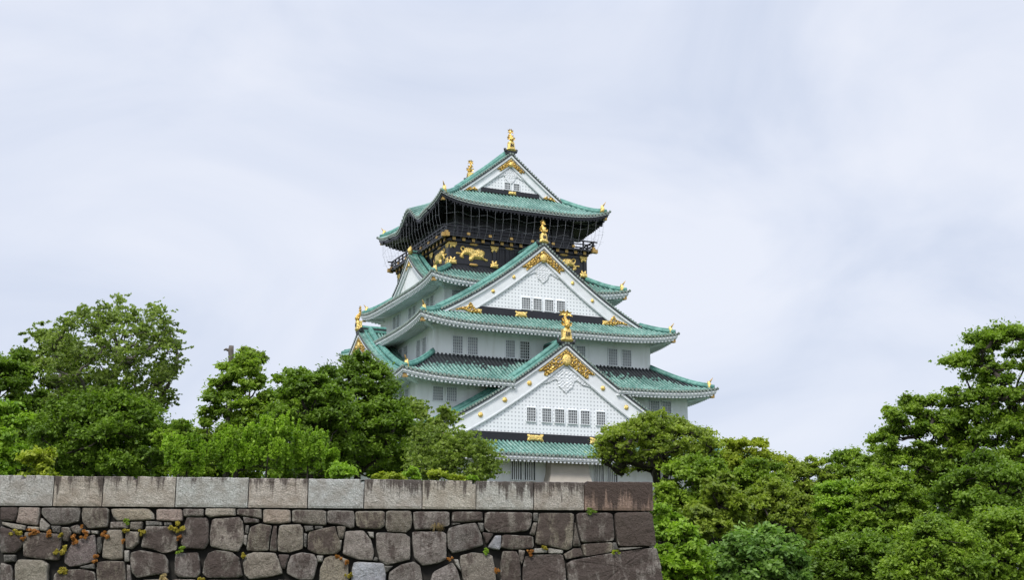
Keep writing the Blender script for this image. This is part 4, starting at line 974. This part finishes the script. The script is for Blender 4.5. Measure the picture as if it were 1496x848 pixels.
    for (p, r_), wt in zip(pads, W):
        n = max(40, int(nleaf * wt)); v = rs.normal(0, 1, (n, 3)); v /= np.linalg.norm(v, axis=1)[:, None]
        base_t = rs.uniform(.15, .62)
        if style == 'pad':
            k = rs.uniform(.2, 1.0, n) ** .6
            # sub-clumps break up each pad
            nc = 22; cc = rs.normal(0, 1, (nc, 3)); cc /= np.linalg.norm(cc, axis=1)[:, None]; cc *= rs.uniform(.5, 1.25, nc)[:, None]; cc[:, 2] = np.where(cc[:, 2] < -.3, -cc[:, 2], cc[:, 2]); which = rs.integers(0, nc, n)
            P = cc[which] * .85 + v * (.34, .34, .20 / flat) * k[:, None]; P = P * (r_, r_, r_ * flat); P[:, 2] -= .10 * r_ * (v[:, 0] ** 2 + v[:, 1] ** 2); stray = rs.random(n) < .26; P = np.where(stray[:, None], P * rs.uniform(.8, 1.75, n)[:, None] + rs.normal(0, .12 * r_, (n, 3)), P); Nn = v * .6 + (0, 0, .7)
            tn = base_t + rs.uniform(-.10, .10, nc)[which] + rs.normal(0, .10, n)
        elif style == 'wisp':
            nc = 26; cc = rs.normal(0, .55, (nc, 3)); dirs = rs.normal(0, 1, (nc, 3)); dirs[:, 2] = dirs[:, 2] * .4 - .1; which = rs.integers(0, nc, n); u_ = rs.uniform(-1, 1, n)
            P = (cc[which] + dirs[which] * u_[:, None] * .42 + rs.normal(0, .07, (n, 3))) * (r_, r_, r_ * .8); Nn = v * .8 + (0, 0, .5)
            tn = base_t + rs.uniform(-.15, .15, nc)[which] + rs.normal(0, .12, n)
        else:   # upright shoots
            nc = 16; cc = rs.normal(0, .5, (nc, 3)) * (1, 1, .5); which = rs.integers(0, nc, n); u_ = rs.uniform(0, 1, n) ; dirs = rs.normal(0, .20, (nc, 3)); dirs[:, 2] = 1.25
            P = (cc[which] + dirs[which] * u_[:, None] * 1.25 + rs.normal(0, 1, (n, 3)) * (.15 * (1.06 - u_))[:, None]) * (r_, r_, r_); Nn = v + (0, 0, .5)
            tn = base_t + rs.uniform(-.1, .1, nc)[which] + .15 * u_ + rs.normal(0, .1, n)
        PP.append(P + p); NN.append(Nn); TT_.append(tn)
    leaves('crown', np.concatenate(PP), np.concatenate(NN), ls, np.clip(np.concatenate(TT_), 0, 1), LM[mat], root)
    return root
# left, on the terrace: (picture box of the crown, distance)
tree('broadleaf_tree', 'tall thin-crowned tree at left with bare twigs showing at its ragged top', 'tree', 62, 272, 432, 640, 78, ZT, 'grey', 74, .14, 17000, .16, style='wisp', seed=3, trunk=.34, fill=.35, flat=0.77, topw=0.95, bark=BARKG)
tree('broadleaf_tree', 'dark green mass of foliage filling under the tall thin-crowned tree', 'tree', 40, 258, 570, 730, 76, ZT, 'deep', 46, .24, 30000, .17, seed=4, trunk=.22, fill=.3)
tree('broadleaf_tree', 'pale feathery tree behind the tall thin-crowned tree on its left side', 'tree', 2, 135, 478, 720, 86, ZT, 'wisp', 42, .24, 24000, .17, seed=5, trunk=.26, style='wisp')
tree('broadleaf_tree', 'dark tree cut by the left edge of the photo', 'tree', -70, 60, 500, 730, 82, ZT, 'deep', 40, .25, 26000, .18, seed=6, trunk=.28)
tree('small_tree', 'yellow green bushy tree at the left edge above the wall', 'tree', -45, 52, 580, 740, 56, ZT, 'bright', 34, .26, 24000, .12, seed=7, trunk=.14)
tree('shrub', 'lime green shrub low beside the yellow green tree at left', 'shrub', 30, 92, 655, 722, 52, ZT, 'lime', 16, .34, 9000, .10, seed=8, trunk=.07)
tree('small_tree', 'thin pale sapling in the gap of sky left of the dark maples', 'tree', 228, 300, 605, 705, 66, ZT, 'mid', 26, .26, 7500, .13, style='wisp', seed=9, trunk=.08)
tree('broadleaf_tree', 'upright green tree with a broken dead top stub', 'tree', 292, 408, 516, 730, 74, ZT, 'mid', 46, .24, 32000, .16, seed=10, trunk=.26, flat=0.64)
tree('broadleaf_tree', 'airy light tree top rising behind the broken stub', 'tree', 338, 394, 500, 570, 80, ZT, 'grey', 18, .30, 5200, .15, seed=31, trunk=.13, topw=1.00)
tree('maple_tree', 'dark green layered maple left of the castle, lower of the two', 'tree', 385, 520, 528, 740, 70, ZT, 'deep', 46, .25, 30000, .15, seed=12, trunk=.24, flat=0.58)
tree('maple_tree', 'dark green layered maple tallest against the castle wall', 'tree', 436, 606, 518, 740, 74, ZT, 'deep', 70, .21, 44000, .15, seed=13, trunk=.28, flat=0.56, topw=.55)
tree('broadleaf_tree', 'deep green tree behind and between the two layered maples', 'tree', 392, 480, 530, 640, 84, ZT, 'mid', 34, .25, 17000, .17, seed=14, trunk=.22, flat=0.62)
tree('feathery_tree', 'light feathery tree touching the lower castle roof corner', 'tree', 552, 622, 560, 690, 92, ZT, 'wisp', 24, .30, 9000, .14, style='wisp', seed=15, trunk=.14)
tree('feathery_tree', 'wispy tree in front of the left half of the lowest gable', 'tree', 596, 730, 632, 714, 64, ZT, 'wisp', 40, .20, 11000, .115, style='wisp', seed=16, trunk=.12, topw=0.90)
tree('feathery_tree', 'thin see-through sapling crown over the lowest windows', 'tree', 590, 672, 584, 690, 70, ZT, 'wisp', 30, .24, 9500, .11, style='wisp', seed=17, trunk=.08)
for i, (a, b_, c, lab) in enumerate(((238, 312, 640, 'bright sapling above the coping just left of the upright green tree'), (300, 368, 628, 'bright upright sapling in front of the tree with the dead stub'), (352, 432, 606, 'tallest of the bright upright saplings, with pointed shoots'),
        (420, 478, 632, 'bright narrow sapling below the lower layered maple'), (470, 500, 655, 'slender single bright shoot under the maples'))):
    tree('young_tree', lab, 'young tree', a, b_, c, 704, 52 + i, ZT, 'bright', 18, .30, 9500, .085, style='shoot', seed=20 + i, trunk=.06, topw=0.65, group='bright saplings behind the wall', flat=1)
for i, (a, b_, c, lab) in enumerate(((478, 530, 672, 'rounded clipped lime shrub, largest one on the coping'), (544, 560, 690, 'smallest lime shrub tuft peeping over the coping'), (562, 590, 695, 'low lime tuft between the two round shrubs'), (588, 618, 684, 'round bright shrub over the fourth pale coping block from the corner'),
        (624, 652, 690, 'bright shrub tuft right of the round bright shrub'), (655, 680, 694, 'last small tuft of greenery before the white castle base'), (682, 702, 696, 'tiny pale weed right of the last tuft on the coping'))):
    tree('hedge_shrub', lab, 'shrub', a, b_, c, 706, 44 + i * .4, ZT, 'lime' if i % 3 else 'bright', 9, .42, 2600, .06, seed=40 + i, trunk=.03, group='small shrubs along the coping')
for i, (a, b_, c, lab) in enumerate(((-30, 100, 600, 'dark undergrowth tree low at the far left above the coping'), (80, 220, 612, 'dark undergrowth tree below the trunk of the tall thin-crowned tree'), (200, 330, 622, 'dark undergrowth tree closing the gap beneath the thin pale sapling'),
        (310, 450, 600, 'dark undergrowth tree behind the bright saplings'), (430, 600, 610, 'dark undergrowth tree at the foot of the layered maples'))):
    tree('understorey_tree', lab, 'tree', a, b_, c, 735, 88 + i, ZT, 'deep' if i % 2 else 'mid', 34, .24, 20000, .17, seed=80 + i, trunk=.16, flat=.8)
for i, (a, b_, c, lab) in enumerate(((1050, 1160, 664, 'green tree between the light yellow-green tree and the skyline pair'), (1250, 1335, 652, 'green tree right of the skyline pair, low against the sky'), (1330, 1480, 650, 'deep green tree in the notch between the two tall trees'))):
    tree('broadleaf_tree', lab, 'tree', a, b_, c, 820, 98 + i, 0, 'mid', 40, .24, 24000, .18, seed=90 + i, trunk=.26, flat=.75)
# right, outside the wall
tree('spreading_tree', 'spreading tree with forked dark trunk beside the castle base', 'tree', 868, 1055, 603, 716, 96, 0, 'olive', 84, .15, 21000, .18, seed=51, low=2, wood=1.5, trunk=.55, flat=0.64, topw=0.90, fill=.25, lean=.05, lift=.25)
tree('broadleaf_tree', 'light yellow-green tree behind the spreading tree, right side', 'tree', 1040, 1140, 640, 740, 108, 0, 'lime', 36, .24, 20000, .2, seed=52, trunk=.3, flat=0.67, topw=0.95)
tree('broadleaf_tree', 'smooth green tree below the spreading tree', 'tree', 960, 1075, 660, 800, 90, 0, 'mid', 46, .23, 30000, .19, seed=53, trunk=.3, flat=0.72)
tree('broadleaf_tree', 'flat-topped far tree, left of the pair on the skyline', 'tree', 1132, 1222, 660, 770, 120, 0, 'olive', 34, .26, 18000, .2, seed=54, trunk=.3, flat=0.62)
tree('broadleaf_tree', 'flat-topped far tree, right of the pair on the skyline', 'tree', 1192, 1290, 657, 770, 122, 0, 'mid', 36, .26, 20000, .2, seed=55, trunk=.3, flat=0.62)
tree('broadleaf_tree', 'olive tree of many small clumps left of centre in the right-hand wood', 'tree', 1000, 1100, 690, 830, 74, 0, 'olive', 60, .19, 34000, .15, seed=56, trunk=.26, flat=0.72)
tree('broadleaf_tree', 'olive tree with thin dark branches in the middle of the right-hand wood', 'tree', 1070, 1190, 695, 840, 78, 0, 'olive', 60, .19, 36000, .15, seed=57, trunk=.28, flat=0.72)
tree('broadleaf_tree', 'yellow tinged tree where the wood dips at right of centre', 'tree', 1170, 1285, 700, 840, 84, 0, 'bright', 50, .21, 32000, .17, seed=58, trunk=.28, flat=0.67)
tree('broadleaf_tree', 'shadowed green tree under the airy tall tree', 'tree', 1240, 1360, 690, 850, 80, 0, 'mid', 50, .21, 34000, .17, seed=59, trunk=.28, flat=0.67)
tree('tall_tree', 'airy tall tree with sky showing through, second from the right edge', 'tree', 1274, 1430, 566, 800, 86, 0, 'mid', 80, .17, 40000, .17, seed=60, trunk=.42, flat=0.72, topw=1.0, fill=.3)
tree('tall_tree', 'tallest tree at the right edge of the photo', 'tree', 1384, 1580, 462, 790, 84, 0, 'mid', 90, .18, 52000, .18, seed=61, trunk=.5, flat=0.67, topw=1.0)
tree('broadleaf_tree', 'dark tree filling beneath the tallest tree at the right edge', 'tree', 1370, 1560, 665, 850, 76, 0, 'deep', 60, .22, 38000, .17, seed=62, trunk=.36, flat=0.67)
tree('broadleaf_tree', 'rounded bright green tree in the lower right corner', 'tree', 1395, 1540, 735, 900, 58, 0, 'mid', 60, .22, 44000, .125, seed=63, trunk=.25, flat=0.77)
tree('broadleaf_tree', 'rounded bright green tree left of the corner one, at the lower edge', 'tree', 1295, 1435, 762, 910, 56, 0, 'mid', 60, .22, 42000, .12, seed=64, trunk=.25, flat=0.77)
tree('broadleaf_tree', 'dark gap-filling tree at the lower edge between olive and bright crowns', 'tree', 1180, 1320, 780, 900, 64, 0, 'deep', 46, .24, 30000, .14, seed=65, trunk=.22)
tree('large_leaved_tree', 'tree with large drooping blue-green leaves at the lower edge', 'tree', 1030, 1185, 768, 920, 52, 0, 'blue', 64, .19, 26000, .17, seed=66, trunk=.2, flat=0.82)
tree('broadleaf_tree', 'vivid yellow-green tree hugging the wall corner', 'tree', 935, 1050, 765, 910, 50, 0, 'bright', 56, .20, 36000, .11, seed=67, trunk=.18, flat=0.72)
tree('small_tree', 'vivid young tree showing just above the wall corner', 'tree', 940, 1000, 728, 830, 58, 0, 'bright', 30, .26, 16000, .12, seed=68, trunk=.14)
tree('broadleaf_tree', 'dark tree deep in the wood behind the wall corner', 'tree', 935, 1080, 715, 880, 100, 0, 'deep', 46, .24, 26000, .2, seed=69, trunk=.3)
tree('broadleaf_tree', 'dark tree deep in the wood behind the olive trees', 'tree', 1060, 1220, 735, 880, 104, 0, 'deep', 46, .24, 26000, .2, seed=70, trunk=.3)
tree('broadleaf_tree', 'dark tree deep in the wood below the skyline pair', 'tree', 1190, 1360, 725, 880, 106, 0, 'deep', 46, .24, 26000, .2, seed=71, trunk=.3)
# the dead stub on the upright tree
s_ = at(337, 521, 74.2); mb = MB()
mb.tube([(0, 0, -1.2), (.05, 0, -.2), (0, 0, .35), (.02, 0, .62)], [.16, .15, .17, .14], 7); mb.tube([(.0, 0, .3), (-.3, 0, .42), (-.42, 0, .36)], [.1, .08, .04], 5)
mb.tube([(.1, 0, -.5), (.45, 0, -.62), (.6, 0, -.3)], [.09, .08, .05], 5)
zz = s_[2] - ZT; mb.tube([(0, 0, -zz), (.1, 0, -zz * .5), (0, 0, -1.1)], [.2, .18, .16], 7)
o = mb.build('dead_trunk', BARKG, None, True); o.location = s_; tag(o, 'broken dead trunk stub sticking out of the upright green tree', 'dead trunk')

# weeds rooted in the joints of the wall, (s, z) in the wall's own frame
def weed(name, label, s, z, r_, mat, n=260, ls=.035, droop=.5, wide=1.0, kind='sedum'):
    x, y, _ = wl(s, bat(z) - .08); root = tag(empty(name, (x, y, EYE + z), WA), label, 'weed', 'weeds growing in the wall joints')
    k = nr.normal(0, 1, (n, 3)); k /= np.linalg.norm(k, axis=1)[:, None]; q = nr.uniform(.3, 1, n) ** .5
    nc = 7; cc = nr.normal(0, .62, (nc, 3)); wh = nr.integers(0, nc, n); cc[:, 2] -= .3 * np.abs(cc[:, 0])
    P = (cc[wh] + k * q[:, None] * .42) * (r_ * wide, r_ * .45, r_) + (0, -r_ * .25, -r_ * droop * .4)
    leaves('leaves', P, k + (0, -.6, .4), ls, nr.uniform(0, 1, n), LM[mat], root)
    mb = MB()
    for j in range(6): e_ = P[nr.integers(0, n)]; mb.tube([(0, .12, -.02), tuple(e_ * .5), tuple(e_)], [.008, .006, .003], 3)
    mb.build('stems', BARK, root)
WEEDS = [(-18.95, 1.58, .13, 'yellow', 1.6, 'yellow green sedum over the long flat stone at far left'), (-18.72, 1.42, .07, 'orange', 1, 'small rusty sprig hanging below the far left yellow sedum'),
 (-18.46, 1.62, .15, 'orange', 1.5, 'wide orange sedum between the pinkish block and the tan block'), (-18.0, 1.58, .12, 'orange', 1, 'red-orange sedum under the pale wedge stone'), (-17.68, 1.53, .07, 'yellow', 1, 'tiny yellow sprig on the small grey wedge'),
 (-17.3, 1.42, .16, 'orange', 1.1, 'bright orange clump just above the big yellow clump'), (-17.02, 1.55, .14, 'orange', 1.1, 'orange clump climbing at the top of the speckled purple stone'), (-17.1, 1.78, .06, 'orange', .6, 'thin orange stalk above the climbing orange clump'),
 (-17.62, 1.14, .20, 'yellow', 1.1, 'big yellow clump, largest on the left part of the wall'), (-16.6, .88, .14, 'orange', 1.2, 'red-orange clump at the lower corner of the speckled purple stone'), (-16.47, 1.57, .13, 'orange', 1.2, 'orange clump left of the upright rectangular grey stone'),
 (-15.84, 1.68, .08, 'yellow', 1.2, 'yellow clump on the corner of the upright rectangular stone'), (-15.9, 1.35, .07, 'orange', .5, 'rusty streak of sedum down a vertical joint'), (-15.37, 1.64, .12, 'yellow', .9, 'upright yellow sprig in the joint beside the large dark stone'),
 (-14.33, 1.80, .23, 'yellow', 1.05, 'big golden clump directly under the coping'), (-14.3, 1.5, .1, 'orange', .7, 'hanging tail below the big golden clump'), (-17.5, .53, .14, 'yellow', 1.6, 'mossy yellow patch above the wide rounded stone low at left'),
 (-12.42, .97, .09, 'yellow', 1.2, 'dull yellow sprig above the broad dark stone'), (-9.66, .95, .1, 'orange', 1.0, 'orange sprig in the middle of the wall'), (-9.4, .8, .08, 'orange', .8, 'second small orange sprig below the middle one'), (-9.3, .4, .11, 'yellow', .8, 'yellow weed left of the pale bluish stone'),
 (-6.32, .88, .09, 'orange', 1.1, 'small orange weed at the foot of the square dark stone'), (-3.85, 1.1, .11, 'orange', 1.2, 'orange weed under the wide stained stone near the corner'), (-3.48, 1.23, .07, 'yellow', 2.0, 'low yellow fringe on the thin ledge stones'),
 (-1.25, 1.11, .07, 'lime', 1.6, 'lime weed on the ledge at the corner stones'), (-4.9, .6, .13, 'orange', .6, 'dull orange weed low beside the round-topped stone'), (-15.85, 1.95, .12, 'mid', 1.0, 'green fern under the first tan block'), (-15.88, .78, .13, 'mid', 1.2, 'green tuft below the upright rectangular stone'),
 (-17.0, .62, .1, 'mid', 1.6, 'green moss tuft beneath the speckled purple stone'), (-14.2, 1.1, .13, 'mid', 1.1, 'green weeds in the joint below the golden clump'), (-13.45, 1.02, .14, 'deep', 1.2, 'dark green weeds between two rounded dark stones'), (-5.2, 1.16, .14, 'bright', .9, 'bright green grass tuft left of the square corner blocks'),
 (-10.25, .62, .1, 'bright', .6, 'thin green weed in the joint right of the split tan stone'), (-15.3, 1.3, .09, 'mid', .8, 'green strand beneath the upright yellow sprig'), (-1.9, 2.32, .1, 'deep', 2.6, 'thin moss fringe under the darkest coping block'), (-13.6, .3, .1, 'yellow', 1.2, 'yellow weed at the bottom edge left of the round dark stone'),
 (-14.6, .33, .14, 'straw', 1.4, 'dry orange grass at the bottom edge below the golden clump'), (-7.9, 1.6, .07, 'mid', 1.4, 'little green tuft above the square mottled stone'), (-8.62, 1.35, .08, 'mid', .9, 'green sprig beside the small pale wedge')]
WEEDS = [w_ for i_, w_ in enumerate(WEEDS) if w_[3] not in ('mid', 'deep', 'bright') or i_ in (26, 29, 31, 34)]
for s, z, r_, mt_, wd, lab in WEEDS:
    r_ *= .68; weed('wall_weed', lab, s, z, r_, mt_, int(160 + 1500 * r_), .034 if r_ < .15 else .04, wide=wd)
x, y, _ = wl(-6.7, -.12); root = tag(empty('dry_grass_tuft', (x, y, EYE + 1.8), WA), 'dry straw coloured grass tuft hanging from a joint below the coping', 'grass tuft')
mb = MB()
for i in range(34):
    a = nr.uniform(-1, 1); l = nr.uniform(.12, .34); mb.tube([(a * .1, 0, 0), (a * l * .7, -.05, .05 + .1 * nr.random()), (a * l * 1.1, -.08, -l * nr.uniform(-.3, .8))], [.006, .005, .002], 3)
mb.build('blades', LM['straw'], root)
